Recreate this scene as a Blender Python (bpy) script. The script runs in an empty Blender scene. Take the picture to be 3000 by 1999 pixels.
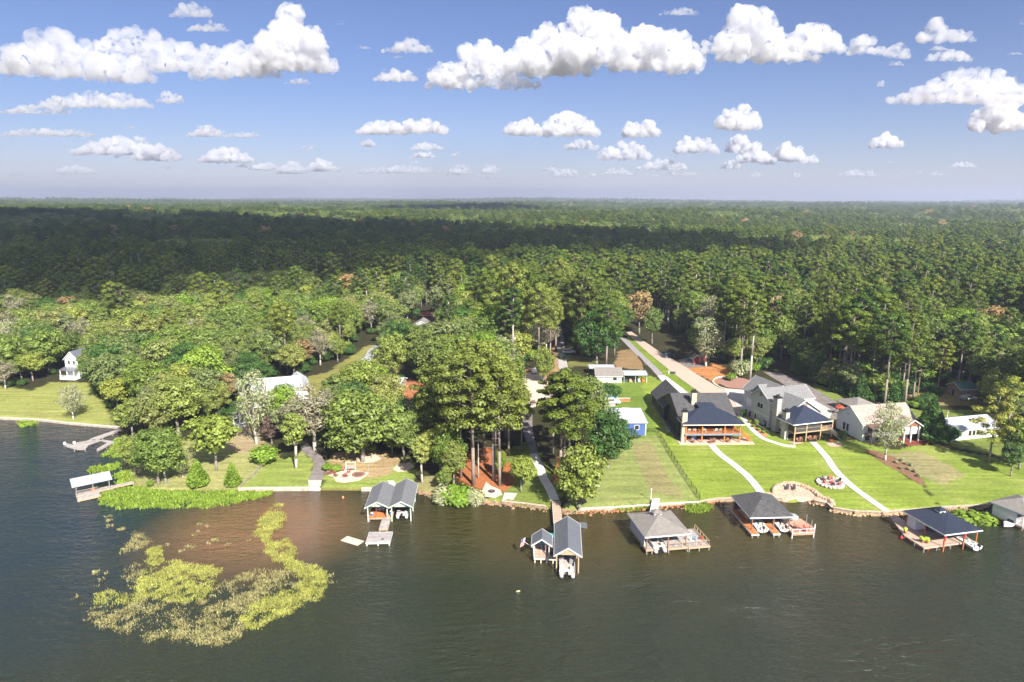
import bpy, bmesh, math, random
import numpy as np
from mathutils import Vector, Matrix, noise
from mathutils.geometry import delaunay_2d_cdt
R=math.radians
SC=bpy.context.scene
COL=SC.collection
# ------------------------------------------------------------------ camera
FPX=2000.; PITCH=R(11.9); CH=60.; ROLL=0.003
cam=bpy.data.cameras.new('camera'); camo=bpy.data.objects.new('camera',cam); COL.objects.link(camo)
cam.sensor_width=36.; cam.lens=24.; cam.clip_start=.5; cam.clip_end=90000.
SC.camera=camo
_m=Matrix.Translation((0,0,CH))@Matrix.Rotation(R(90)-PITCH,4,'X')@Matrix.Rotation(ROLL,4,'Z')
camo.matrix_world=_m
# ------------------------------------------------------------------ sky + sun
SUN_EL=R(38); SUN_AZ=R(154)      # direction TO the sun, clockwise from +Y
W=bpy.data.worlds.new('World'); SC.world=W; W.use_nodes=True
nt=W.node_tree; nt.nodes.clear()
sk=nt.nodes.new('ShaderNodeTexSky'); sk.sky_type='NISHITA'; sk.sun_disc=False
sk.sun_elevation=SUN_EL; sk.sun_rotation=SUN_AZ; sk.air_density=1.0; sk.dust_density=.15; sk.ozone_density=4.5; sk.altitude=60
bg=nt.nodes.new('ShaderNodeBackground'); bg.inputs[1].default_value=.05
wo=nt.nodes.new('ShaderNodeOutputWorld'); vm_=nt.nodes.new('ShaderNodeVectorMath'); vm_.operation='MULTIPLY'; vm_.inputs[1].default_value=(.94,.85,1.04); nt.links.new(sk.outputs[0],vm_.inputs[0]); nt.links.new(vm_.outputs[0],bg.inputs[0]); nt.links.new(bg.outputs[0],wo.inputs[0])
sl=bpy.data.lights.new('sun','SUN'); sl.energy=5.; sl.angle=R(.53); sl.color=(1.,.95,.86)
so=bpy.data.objects.new('sun',sl); COL.objects.link(so)
_sd=Vector((math.sin(SUN_AZ)*math.cos(SUN_EL),math.cos(SUN_AZ)*math.cos(SUN_EL),math.sin(SUN_EL)))
so.rotation_euler=_sd.to_track_quat('Z','Y').to_euler(); so.location=(60,-60,200)
SC.view_settings.view_transform='Standard'; SC.view_settings.look='None'; SC.view_settings.gamma=1.; SC.view_settings.exposure=1.1
SC.render.engine='CYCLES'
cy=SC.cycles; cy.use_denoising=True; cy.max_bounces=10; cy.diffuse_bounces=3; cy.glossy_bounces=3; cy.transmission_bounces=4; cy.transparent_max_bounces=12
cy.volume_bounces=8; cy.volume_step_rate=.5; cy.volume_max_steps=256; cy.caustics_reflective=False; cy.caustics_refractive=False; cy.sample_clamp_indirect=4.
try: cy.denoiser='OPENIMAGEDENOISE'
except Exception: pass
# ------------------------------------------------------------------ geometry of the site
SH=[(-900,1180),(-400,1205),(0,1228),(120,1234),(200,1243),(280,1250),(350,1256),(378,1290),(368,1340),(374,1390),(395,1425),(440,1437),(520,1440),(600,1440),(700,1440),(760,1438),(905,1437),(1060,1438),(1210,1440),(1260,1448),(1300,1462),(1400,1470),(1470,1475),(1520,1480),(1600,1490),(1650,1499),(1700,1499),(1800,1494),(1930,1485),(2050,1478),(2100,1470),(2200,1466),(2290,1467),(2312,1474),(2370,1467),(2385,1475),(2425,1484),(2440,1497),(2500,1507),(2580,1510),(2650,1504),(2760,1495),(2850,1490),(2950,1480),(3000,1478),(3500,1450)]
_cP,_sP=math.cos(PITCH),math.sin(PITCH); _cR,_sR=math.cos(ROLL),math.sin(ROLL)
def PZ(px,py,z=0.):
    "world point at height z seen at photograph pixel px,py"
    dx=(px-1500)/FPX; dy=-(py-999.5)/FPX
    x=dx*_cR-dy*_sR; u=dx*_sR+dy*_cR
    r=(x,_cP+u*_sP,-_sP+u*_cP); t=(z-CH)/r[2]
    return Vector((r[0]*t,r[1]*t,z))
def proj(x,y,z):
    z=z-CH; d=y*_cP-z*_sP; a=x/d; b=(y*_sP+z*_cP)/d
    return 1500+FPX*(a*_cR+b*_sR), 999.5-FPX*(-a*_sR+b*_cR)
S=[tuple(PZ(*p)[:2]) for p in SH]
def inpoly(x,y,poly):
    x=np.asarray(x,float);y=np.asarray(y,float); ins=np.zeros(x.shape,bool); n=len(poly)
    for i in range(n):
        ax,ay=poly[i][:2]; bx,by=poly[(i+1)%n][:2]
        if ay==by: continue
        ins^=((ay>y)!=(by>y))&(x<(bx-ax)*(y-ay)/(by-ay)+ax)
    return ins
def sd(x,y):
    x=np.asarray(x,float);y=np.asarray(y,float); best=np.full(x.shape,1e9)
    for (ax,ay),(bx,by) in zip(S[:-1],S[1:]):
        dx,dy=bx-ax,by-ay; t=np.clip(((x-ax)*dx+(y-ay)*dy)/(dx*dx+dy*dy),0,1)
        best=np.minimum(best,np.hypot(x-ax-t*dx,y-ay-t*dy))
    return np.where(inpoly(x,y,[(-3e4,S[0][1])]+S+[(3e4,S[-1][1]),(3e4,6e4),(-3e4,6e4)]),best,-best)
def sn(a): return a*a*(3-2*a)
_rs=np.random.RandomState(7); _T=_rs.rand(64,64)
def vn(x,y):
    "value noise 0..1 (numpy)"
    xi=np.floor(x).astype(int); yi=np.floor(y).astype(int); fx=sn(x-xi); fy=sn(y-yi)
    g=lambda a,b:_T[a%64,b%64]
    return (g(xi,yi)*(1-fx)+g(xi+1,yi)*fx)*(1-fy)+(g(xi,yi+1)*(1-fx)+g(xi+1,yi+1)*fx)*fy
def fbm(x,y,o=4):
    s=0;a=.5
    for i in range(o): s=s+a*vn(x+i*17.3,y+i*9.1); x=x*2.03;y=y*2.03;a*=.5
    return s
def hz(x,y):
    x=np.asarray(x,float);y=np.asarray(y,float)
    d=sd(x,y); n=np.where(d<0,np.maximum(-2.5,d*.5),np.minimum(d*.9,.5)+.045*np.clip(d-.55,0,90))
    r=np.hypot(x,y); k=sn(np.clip((r-330)/700,0,1)); k2=sn(np.clip((r-2500)/4500,0,1))
    far=(fbm(x/420+3,y/420+1)-.45)*34*k+(fbm(x/2600+11,y/1500+5,3)-.45)*95*k2-k2*9
    return np.where(d>0,n+far,n)
def H(x,y): return float(hz(x,y))
def P(px,py,dz=0.):
    z=2.
    for i in range(7):
        v=PZ(px,py,z); z=H(v.x,v.y)
    return Vector((v.x,v.y,z+dz))
# ------------------------------------------------------------------ object helpers
def link(name,me,parent=None):
    o=bpy.data.objects.new(name,me); COL.objects.link(o)
    if parent is not None: o.parent=parent
    return o
def tag(o,label=None,cat=None,group=None,kind=None):
    if label: o['label']=label
    if cat: o['category']=cat
    if group: o['group']=group
    if kind: o['kind']=kind
    return o
def thing(name,label,cat,loc=(0,0,0),rot=0,group=None):
    o=link(name,None); o.location=loc; o.rotation_euler=(0,0,rot); o.empty_display_size=.3
    return tag(o,label,cat,group)
def npmesh(name,V,F,smooth=False):
    "V (n,3) array, F list of equal length faces (m,k) array"
    me=bpy.data.meshes.new(name); V=np.asarray(V,np.float32); F=np.asarray(F,np.int32); m,k=F.shape
    me.vertices.add(len(V)); me.vertices.foreach_set('co',V.ravel())
    me.loops.add(m*k); me.loops.foreach_set('vertex_index',F.ravel())
    me.polygons.add(m); me.polygons.foreach_set('loop_start',np.arange(0,m*k,k,dtype=np.int32))
    try: me.polygons.foreach_set('loop_total',np.full(m,k,dtype=np.int32))
    except Exception: pass
    if smooth: me.polygons.foreach_set('use_smooth',np.ones(m,bool))
    me.update(calc_edges=True); return me
class MB:
    def __init__(s): s.v=[]; s.f=[]; s.mi=[]; s.cur=0
    def add(s,vs,fs):
        b=len(s.v); s.v+= [tuple(v) for v in vs]; s.f+=[tuple(i+b for i in f) for f in fs]; s.mi+=[s.cur]*len(fs); return s
    def box(s,x0,y0,z0,x1,y1,z1):
        return s.add([(x0,y0,z0),(x1,y0,z0),(x1,y1,z0),(x0,y1,z0),(x0,y0,z1),(x1,y0,z1),(x1,y1,z1),(x0,y1,z1)],
            [(0,3,2,1),(4,5,6,7),(0,1,5,4),(1,2,6,5),(2,3,7,6),(3,0,4,7)])
    def rbox(s,cx,cy,z0,w,d,h,a=0.):
        c,t=math.cos(a),math.sin(a); q=[]
        for z in (z0,z0+h):
            for x,y in ((-w/2,-d/2),(w/2,-d/2),(w/2,d/2),(-w/2,d/2)): q.append((cx+x*c-y*t,cy+x*t+y*c,z))
        return s.add(q,[(0,3,2,1),(4,5,6,7),(0,1,5,4),(1,2,6,5),(2,3,7,6),(3,0,4,7)])
    def prism(s,pts,off):
        "polygon pts (3d list) extruded by vector off"
        n=len(pts); q=[tuple(p) for p in pts]+[(p[0]+off[0],p[1]+off[1],p[2]+off[2]) for p in pts]
        return s.add(q,[tuple(range(n-1,-1,-1)),tuple(range(n,2*n))]+[(i,(i+1)%n,n+(i+1)%n,n+i) for i in range(n)])
    def slab(s,pts,th): return s.prism([(p[0],p[1],p[2]-th) for p in pts],(0,0,th))
    def tube(s,p,q,r0,r1=None,n=6,cap=True):
        p=Vector(p);q=Vector(q); r1=r0 if r1 is None else r1; d=(q-p)
        if d.length<1e-6: return s
        d.normalize(); a=d.orthogonal().normalized(); b=d.cross(a); vs=[]
        for c,r in ((p,r0),(q,r1)):
            for i in range(n):
                t=2*math.pi*i/n; vs.append(c+a*math.cos(t)*r+b*math.sin(t)*r)
        fs=[(i,(i+1)%n,n+(i+1)%n,n+i) for i in range(n)]
        if cap: fs+=[tuple(range(n-1,-1,-1)),tuple(range(n,2*n))]
        return s.add(vs,fs)
    def path(s,pts,r0,r1,n=6):
        m=len(pts)-1
        for i in range(m): s.tube(pts[i],pts[i+1],r0+(r1-r0)*i/m,r0+(r1-r0)*(i+1)/m,n)
        return s
    def beam(s,p,q,w,h):
        "horizontal-ish beam of width w, height h between p and q (top at p/q)"
        p=Vector(p);q=Vector(q); d=(q-p); l=Vector((-d.y,d.x,0)); l=l.normalized()*w/2 if l.length>1e-6 else Vector((w/2,0,0))
        return s.prism([p-l,p+l,q+l,q-l],(0,0,-h)) if False else s.add([p-l,p+l,q+l,q-l,*(k-Vector((0,0,h)) for k in (p-l,p+l,q+l,q-l))],
            [(0,3,2,1),(4,5,6,7),(0,1,5,4),(1,2,6,5),(2,3,7,6),(3,0,4,7)])
    def blob(s,c,r,seed=0,nr=8,nc=10,j=.12,flat=1.):
        rg=random.Random(seed); vs=[(c[0],c[1],c[2]+r*flat)]
        for i in range(1,nr):
            a=math.pi*i/nr
            for k in range(nc):
                t=2*math.pi*k/nc; q=r*(1+rg.uniform(-j,j)); vs.append((c[0]+q*math.sin(a)*math.cos(t),c[1]+q*math.sin(a)*math.sin(t),c[2]+q*math.cos(a)*flat))
        vs.append((c[0],c[1],c[2]-r*flat)); L=len(vs)-1
        fs=[(0,1+k,1+(k+1)%nc) for k in range(nc)]
        for i in range(nr-2):
            for k in range(nc): a=1+i*nc+k;b=1+i*nc+(k+1)%nc; fs.append((a,a+nc,b+nc,b))
        fs+=[(L,L-nc+(k+1)%nc,L-nc+k) for k in range(nc)]
        return s.add(vs,fs)
    def build(s,name,m,parent=None,smooth=False,bevel=0.):
        me=bpy.data.meshes.new(name); me.from_pydata(s.v,[],s.f); ms=m if isinstance(m,(list,tuple)) else [m]
        for x in ms: me.materials.append(x)
        if len(ms)>1: me.polygons.foreach_set('material_index',s.mi)
        bm=bmesh.new(); bm.from_mesh(me); bmesh.ops.recalc_face_normals(bm,faces=bm.faces); bm.to_mesh(me); bm.free()
        if smooth: me.polygons.foreach_set('use_smooth',[True]*len(me.polygons))
        me.update(); o=link(name,me,parent)
        if bevel:
            b=o.modifiers.new('bevel','BEVEL'); b.width=bevel; b.segments=2; b.limit_method='ANGLE'
        return o
# ------------------------------------------------------------------ materials
_M={}
def _new(name):
    m=bpy.data.materials.new(name); m.use_nodes=True; n=m.node_tree; b=n.nodes['Principled BSDF']
    return m,n,b
def mat(name,col,rough=.8,var=.18,scale=1.5,metal=0.,bump=0.,col2=None,stripe=None,stretch=(1,1,1),spec=.5,emit=None):
    """noise-varied colour; stripe=(axis,width,darkness,planks) adds board lines"""
    if name in _M: return _M[name]
    m,n,b=_new(name); N=n.nodes.new; L=n.links.new
    tc=N('ShaderNodeTexCoord'); mp=N('ShaderNodeMapping'); mp.inputs['Scale'].default_value=stretch; L(tc.outputs['Object'],mp.inputs[0])
    nz=N('ShaderNodeTexNoise'); nz.inputs['Scale'].default_value=scale; nz.inputs['Detail'].default_value=6; nz.inputs['Roughness'].default_value=.62; L(mp.outputs[0],nz.inputs['Vector'])
    c2=col2 or tuple(min(1,c*(1+var)) for c in col); c1=col if col2 else tuple(c*(1-var) for c in col)
    mr=N('ShaderNodeMapRange'); mr.inputs[1].default_value=.33; mr.inputs[2].default_value=.67; L(nz.outputs['Fac'],mr.inputs[0])
    mx=N('ShaderNodeMix'); mx.data_type='RGBA'; mx.inputs[6].default_value=(*c1,1); mx.inputs[7].default_value=(*c2,1); L(mr.outputs[0],mx.inputs[0])
    out=mx.outputs[2]
    if stripe:
        ax,wd,dk,pl=stripe; sp=N('ShaderNodeSeparateXYZ'); L(tc.outputs['Object'],sp.inputs[0])
        dv=N('ShaderNodeMath'); dv.operation='DIVIDE'; L(sp.outputs[ax],dv.inputs[0]); dv.inputs[1].default_value=wd
        fr=N('ShaderNodeMath'); fr.operation='FRACT'; L(dv.outputs[0],fr.inputs[0])
        lt=N('ShaderNodeMath'); lt.operation='LESS_THAN'; L(fr.outputs[0],lt.inputs[0]); lt.inputs[1].default_value=.14
        fl=N('ShaderNodeMath'); fl.operation='FLOOR'; L(dv.outputs[0],fl.inputs[0]); wn=N('ShaderNodeTexWhiteNoise'); wn.noise_dimensions='1D'; L(fl.outputs[0],wn.inputs['W'])
        ml=N('ShaderNodeMath'); ml.operation='MULTIPLY_ADD'; L(wn.outputs[0],ml.inputs[0]); ml.inputs[1].default_value=pl; ml.inputs[2].default_value=1-pl*.5
        m2=N('ShaderNodeMath'); m2.operation='MULTIPLY_ADD'; L(lt.outputs[0],m2.inputs[0]); m2.inputs[1].default_value=-dk; L(ml.outputs[0],m2.inputs[2])
        vm=N('ShaderNodeVectorMath'); vm.operation='SCALE'; L(out,vm.inputs[0]); L(m2.outputs[0],vm.inputs['Scale']); out=vm.outputs[0]
    L(out,b.inputs['Base Color']); b.inputs['Roughness'].default_value=rough; b.inputs['Metallic'].default_value=metal
    b.inputs['Specular IOR Level'].default_value=spec
    if bump:
        bp=N('ShaderNodeBump'); bp.inputs['Strength'].default_value=bump; bp.inputs['Distance'].default_value=.05; L(nz.outputs['Fac'],bp.inputs['Height']); L(bp.outputs[0],b.inputs['Normal'])
    _M[name]=m; return m
def leafmat(name,cols,trans=.28,isl=.35):
    "foliage: colour picked per tree from cols, varied per leaf and by clump"
    if name in _M: return _M[name]
    m,n,b=_new(name); N=n.nodes.new; L=n.links.new; n.nodes.remove(b)
    cols=list(cols)*2 if len(cols)==1 else cols
    oi=N('ShaderNodeObjectInfo'); cr=N('ShaderNodeValToRGB'); e=cr.color_ramp
    while len(e.elements)<len(cols): e.elements.new(.5)
    for i,c in enumerate(cols): e.elements[i].position=i/max(1,len(cols)-1); e.elements[i].color=(*c,1)
    L(oi.outputs['Random'],cr.inputs[0])
    ge=N('ShaderNodeNewGeometry'); r1=N('ShaderNodeMath'); r1.operation='MULTIPLY_ADD'; L(ge.outputs['Random Per Island'],r1.inputs[0]); r1.inputs[1].default_value=isl*2; r1.inputs[2].default_value=1-isl
    tc=N('ShaderNodeTexCoord'); nz=N('ShaderNodeTexNoise'); nz.inputs['Scale'].default_value=.45; nz.inputs['Detail'].default_value=3; L(tc.outputs['Object'],nz.inputs['Vector'])
    r2=N('ShaderNodeMath'); r2.operation='MULTIPLY_ADD'; L(nz.outputs['Fac'],r2.inputs[0]); r2.inputs[1].default_value=1.1; r2.inputs[2].default_value=.45
    mu=N('ShaderNodeMath'); mu.operation='MULTIPLY'; L(r1.outputs[0],mu.inputs[0]); L(r2.outputs[0],mu.inputs[1])
    vm=N('ShaderNodeVectorMath'); vm.operation='SCALE'; L(cr.outputs[0],vm.inputs[0]); L(mu.outputs[0],vm.inputs['Scale'])
    df=N('ShaderNodeBsdfDiffuse'); L(vm.outputs[0],df.inputs[0]); tr=N('ShaderNodeBsdfTranslucent'); L(vm.outputs[0],tr.inputs[0])
    ms=N('ShaderNodeMixShader'); ms.inputs[0].default_value=trans; L(df.outputs[0],ms.inputs[1]); L(tr.outputs[0],ms.inputs[2])
    gl=N('ShaderNodeBsdfGlossy'); gl.inputs['Roughness'].default_value=.45; gl.inputs[0].default_value=(.9,.95,.9,1)
    m3=N('ShaderNodeMixShader'); m3.inputs[0].default_value=.018; L(ms.outputs[0],m3.inputs[1]); L(gl.outputs[0],m3.inputs[2])
    L(m3.outputs[0],n.nodes['Material Output'].inputs[0]); _M[name]=m; return m
# ------------------------------------------------------------------ ground
PX=lambda pts:[tuple(p) for p in pts]
ZONES=[ # pixel outline on the ground, albedo, softness noise amount
 ('lawnleft',[(-900,1180),(-900,1130),(0,1130),(90,1145),(150,1120),(260,1120),(300,1180),(350,1256),(280,1252),(0,1230)],(.3,.32,.085)),
 ('penin',[(372,1440),(372,1330),(430,1290),(560,1290),(680,1235),(760,1250),(800,1330),(900,1320),(905,1440)],(.33,.33,.12)),
 ('peninsand',[(640,1310),(680,1235),(760,1250),(770,1300),(720,1330)],(.38,.3,.17)),
 ('lotB',[(700,1440),(790,1350),(850,1330),(920,1340),(920,1440)],(.26,.32,.07)),
 ('lotC',[(940,1440),(955,1350),(1040,1320),(1180,1330),(1215,1360),(1212,1440)],(.26,.32,.07)),
 ('lotCdirt',[(960,1372),(975,1325),(1100,1310),(1180,1345),(1130,1395),(1060,1400)],(.42,.3,.16)),
 ('verge',[(880,1170),(870,1110),(960,1090),(1050,1030),(1080,1010),(1150,1010),(1170,1060),(1160,1110),(1090,1130),(1000,1160)],(.26,.25,.07)),
 ('lotD',[(1210,1442),(1240,1400),(1300,1380),(1300,1462)],(.33,.3,.13)),
 ('pine',[(1330,1330),(1345,1410),(1400,1432),(1470,1440),(1505,1430),(1515,1390),(1480,1330),(1420,1310)],(.42,.13,.035)),
 ('lotDg',[(1400,1472),(1480,1440),(1512,1400),(1470,1320),(1560,1290),(1640,1430),(1650,1500),(1520,1482)],(.19,.24,.05)),
 ('bed2',[(1620,1410),(1640,1330),(1700,1330),(1690,1420)],(.3,.11,.04)),
 ('lotE',[(1640,1500),(1690,1430),(1740,1380),(1830,1290),(1925,1275),(2050,1462),(2050,1480),(1800,1496),(1700,1501)],(.26,.3,.09)),
 ('lotEdry',[(1850,1310),(1900,1290),(2000,1460),(1900,1440)],(.29,.26,.11)),
 ('back',[(1790,1100),(1890,1080),(1900,1100),(1960,1160),(1925,1275),(1880,1280),(1850,1200),(1750,1200),(1740,1130)],(.17,.25,.04)),
 ('lawn1',[(1925,1275),(1905,1190),(1880,1130),(1905,1100),(1960,1130),(2120,1200),(2220,1240),(2330,1300),(2420,1290),(2500,1290),(2700,1425),(2760,1495),(2600,1512),(2440,1500),(2380,1475),(2100,1472),(2050,1464)],(.24,.31,.045)),
 ('strip',[(1830,990),(1850,980),(2080,1150),(2080,1180),(2030,1160),(1950,1110),(1900,1070)],(.2,.28,.035)),
 ('lawn2',[(2500,1290),(2620,1320),(2700,1300),(2850,1330),(3400,1420),(3400,1460),(3000,1480),(2850,1492),(2760,1497),(2715,1430)],(.22,.29,.045)),
 ('dry2',[(2580,1330),(2700,1320),(2830,1390),(2760,1420),(2700,1395)],(.31,.28,.13)),
 ('rightside',[(2380,1120),(2460,1150),(2560,1190),(2700,1200),(2900,1200),(3400,1260),(3400,1400),(2900,1330),(2700,1290),(2500,1280),(2430,1230)],(.19,.24,.05)),
 ('clay',[(1985,1062),(2080,1060),(2150,1085),(2100,1130),(2070,1110),(2030,1090)],(.5,.22,.08)),
 ('slopebare',[(1800,1075),(1810,1030),(1860,1020),(1890,1060),(1885,1085)],(.3,.2,.1)),
 ('drivesideL',[(1615,1090),(1620,1000),(1632,1000),(1645,1090)],(.4,.26,.13)),
 ('verge2',[(1655,1040),(1760,1050),(1740,1075),(1665,1075)],(.2,.2,.06)),
 ('back2',[(2650,1150),(2780,1130),(2880,1150),(2860,1190),(2700,1185)],(.3,.24,.1)),
 ('claylot',[(1500,1130),(1530,1085),(1580,1080),(1640,1100),(1620,1170),(1540,1180)],(.46,.22,.12)),
 ('redlot',[(1150,1190),(1165,1120),(1240,1110),(1260,1180),(1200,1200)],(.42,.17,.08)),
 ('backyard3',[(2800,1140),(3000,1150),(3000,1200),(2840,1190)],(.2,.2,.06)),
]
def grow(a,b,s0,f,lim):
    o=[];x=b;s=s0
    while abs(x)<lim: s*=f; x+=s*(1 if b>a else -1); o.append(x)
    return o
xs=list(np.arange(-160,165,.9)); ys=list(np.arange(95,255,.9))
xs=sorted(grow(0,-160,.9,1.10,14000))+xs+grow(0,xs[-1],.9,1.10,14000)
ys=[-3000,-1000,-300,0,40,70,85]+ys+grow(0,ys[-1],.9,1.05,15000)
xs=np.array(xs);ys=np.array(ys); GX,GY=np.meshgrid(xs,ys)
GZ=hz(GX,GY)
_far=np.hypot(GX,GY); GZ=GZ+np.where((GZ>0)&(_far<400),(fbm(GX/6,GY/6)-.5)*.10,0)
nx,ny=len(xs),len(ys); idx=np.arange(nx*ny).reshape(ny,nx)
F=np.stack([idx[:-1,:-1],idx[:-1,1:],idx[1:,1:],idx[1:,:-1]],-1).reshape(-1,4)
V=np.stack([GX,GY,GZ],-1).reshape(-1,3)
gme=npmesh('ground',V,F,True)
base=np.array([.045,.043,.018]); Cc=np.tile(base,(nx*ny,1)).astype(float)
fx_=V[:,0];fy_=V[:,1]
wob=(fbm(fx_/2.2,fy_/2.2,3)-.45)*14
near=(np.hypot(fx_,fy_)<420)&(fy_>60)
dd=V[:,2]-CH; dep=fy_*_cP-dd*_sP; dep=np.where(dep<1,1,dep); qa=fx_/dep; qb=(fy_*_sP+dd*_cP)/dep
GPX=1500+FPX*(qa*_cR+qb*_sR); GPY=999.5-FPX*(-qa*_sR+qb*_cR)
for nm,pl,c in ZONES:
    w_=wob if nm not in('lawn1','lotE','lawn2') else wob*.15
    msk=inpoly(GPX+w_,GPY+w_*.5,pl)&near; Cc[msk]=c
_pat=fbm(fx_/9+4,fy_/9+2,4)
Cc[near]*=(.7+.3*_pat[near])[:,None]
g_=(Cc[:,1]>.23)&near; Cc[g_]=Cc[g_]*(1-.35*np.clip((_pat[g_]-.5)*3,0,1))[:,None]+np.array([.33,.28,.12])*(.35*np.clip((_pat[g_]-.5)*3,0,1))[:,None]
_f=_far.ravel()>900; Cc[_f]=np.array([.04,.06,.02])
_w=V[:,2]<-.02; Cc[_w]=(.16,.10,.04)
ca=gme.color_attributes.new('tint','FLOAT_COLOR','POINT'); ca.data.foreach_set('color',np.concatenate([Cc,np.ones((len(Cc),1))],1).astype(np.float32).ravel())
def groundmat():
    m,n,b=_new('ground_cover'); N=n.nodes.new; L=n.links.new
    at=N('ShaderNodeAttribute'); at.attribute_name='tint'; tc=N('ShaderNodeTexCoord')
    n1=N('ShaderNodeTexNoise'); n1.inputs['Scale'].default_value=1.3; n1.inputs['Detail'].default_value=8; n1.inputs['Roughness'].default_value=.7; L(tc.outputs['Object'],n1.inputs['Vector'])
    mp=N('ShaderNodeMapping'); mp.inputs['Rotation'].default_value=(0,0,R(35)); mp.inputs['Scale'].default_value=(.12,1.1,1); L(tc.outputs['Object'],mp.inputs[0])
    n2=N('ShaderNodeTexNoise'); n2.inputs['Scale'].default_value=.8; n2.inputs['Detail'].default_value=3; L(mp.outputs[0],n2.inputs['Vector'])
    a=N('ShaderNodeMath'); a.operation='MULTIPLY_ADD'; L(n1.outputs['Fac'],a.inputs[0]); a.inputs[1].default_value=1.5; a.inputs[2].default_value=.25
    c=N('ShaderNodeMath'); c.operation='MULTIPLY_ADD'; L(n2.outputs['Fac'],c.inputs[0]); c.inputs[1].default_value=1.1; c.inputs[2].default_value=.45
    d=N('ShaderNodeMath'); d.operation='MULTIPLY'; L(a.outputs[0],d.inputs[0]); L(c.outputs[0],d.inputs[1])
    v=N('ShaderNodeVectorMath'); v.operation='SCALE'; L(at.outputs['Color'],v.inputs[0]); L(d.outputs[0],v.inputs['Scale']); L(v.outputs[0],b.inputs['Base Color'])
    b.inputs['Roughness'].default_value=.95; b.inputs['Specular IOR Level'].default_value=.15
    bp=N('ShaderNodeBump'); bp.inputs['Strength'].default_value=.6; bp.inputs['Distance'].default_value=.12; L(n1.outputs['Fac'],bp.inputs['Height']); L(bp.outputs[0],b.inputs['Normal'])
    return m
gme.materials.append(groundmat())
ground=tag(link('ground',gme),kind='structure')
# ------------------------------------------------------------------ water
def watermat():
    m,n,b=_new('lake_water'); N=n.nodes.new; L=n.links.new
    tc=N('ShaderNodeTexCoord')
    def nzz(sc,det,rot,st,r=.5):
        mp=N('ShaderNodeMapping'); mp.inputs['Rotation'].default_value=(0,0,R(rot)); mp.inputs['Scale'].default_value=st; L(tc.outputs['Object'],mp.inputs[0])
        q=N('ShaderNodeTexNoise'); q.inputs['Scale'].default_value=sc; q.inputs['Detail'].default_value=det; q.inputs['Roughness'].default_value=r; q.inputs['Distortion'].default_value=.4; L(mp.outputs[0],q.inputs['Vector']); return q.outputs['Fac']
    # silt: brown water in the shallow bay; greener near the banks; blue grey sky reflection painted into the open lake's colour at left
    def spot(cx,cy,rx,ry,rot=0):
        mp=N('ShaderNodeMapping'); mp.vector_type='TEXTURE'; mp.inputs['Location'].default_value=(cx,cy,0); mp.inputs['Rotation'].default_value=(0,0,R(rot)); mp.inputs['Scale'].default_value=(rx,ry,50); L(tc.outputs['Object'],mp.inputs[0])
        g=N('ShaderNodeTexGradient'); g.gradient_type='SPHERICAL'; L(mp.outputs[0],g.inputs[0]); return g.outputs[1]
    w1=nzz(.06,4,0,(1,1,1))
    def mix(f,c1,c2,k=1.):
        x=N('ShaderNodeMix'); x.data_type='RGBA'
        mr=N('ShaderNodeMapRange'); mr.inputs[1].default_value=0.; mr.inputs[2].default_value=k; L(f,mr.inputs[0]); L(mr.outputs[0],x.inputs[0])
        if isinstance(c1,tuple): x.inputs[6].default_value=(*c1,1)
        else: L(c1,x.inputs[6])
        x.inputs[7].default_value=(*c2,1); return x.outputs[2]
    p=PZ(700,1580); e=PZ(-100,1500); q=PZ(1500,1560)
    c=mix(w1,(.02,.027,.0155),(.029,.034,.019))
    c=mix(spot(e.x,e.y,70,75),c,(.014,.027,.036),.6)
    c=mix(spot(q.x+22,q.y+3,70,22),c,(.05,.043,.014),.6)
    c=mix(spot(p.x+2,p.y+4,23,21),c,(.17,.095,.05),.6)
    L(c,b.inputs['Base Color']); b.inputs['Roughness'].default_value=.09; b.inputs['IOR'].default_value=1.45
    a1=nzz(.75,4,20,(.55,1.25,1)); a2=nzz(2.4,3,-15,(.6,1.3,1)); a3=nzz(.11,2,10,(.7,1.2,1))
    s=N('ShaderNodeMath'); s.operation='MULTIPLY_ADD'; L(a2,s.inputs[0]); s.inputs[1].default_value=.42; L(a1,s.inputs[2])
    s3=N('ShaderNodeMath'); s3.operation='MULTIPLY_ADD'; L(a3,s3.inputs[0]); s3.inputs[1].default_value=1.5; L(s.outputs[0],s3.inputs[2])
    gust=nzz(.035,2,30,(1,2,1)); gm=N('ShaderNodeMapRange'); gm.inputs[1].default_value=.35; gm.inputs[2].default_value=.65; gm.inputs[3].default_value=.55; gm.inputs[4].default_value=1.; L(gust,gm.inputs[0])
    bp=N('ShaderNodeBump'); L(gm.outputs[0],bp.inputs['Strength']); bp.inputs['Distance'].default_value=.75; L(s3.outputs[0],bp.inputs['Height']); L(bp.outputs[0],b.inputs['Normal'])
    return m
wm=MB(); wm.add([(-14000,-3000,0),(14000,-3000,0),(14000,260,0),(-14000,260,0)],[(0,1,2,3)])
water=tag(wm.build('water',watermat()),kind='structure')
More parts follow.
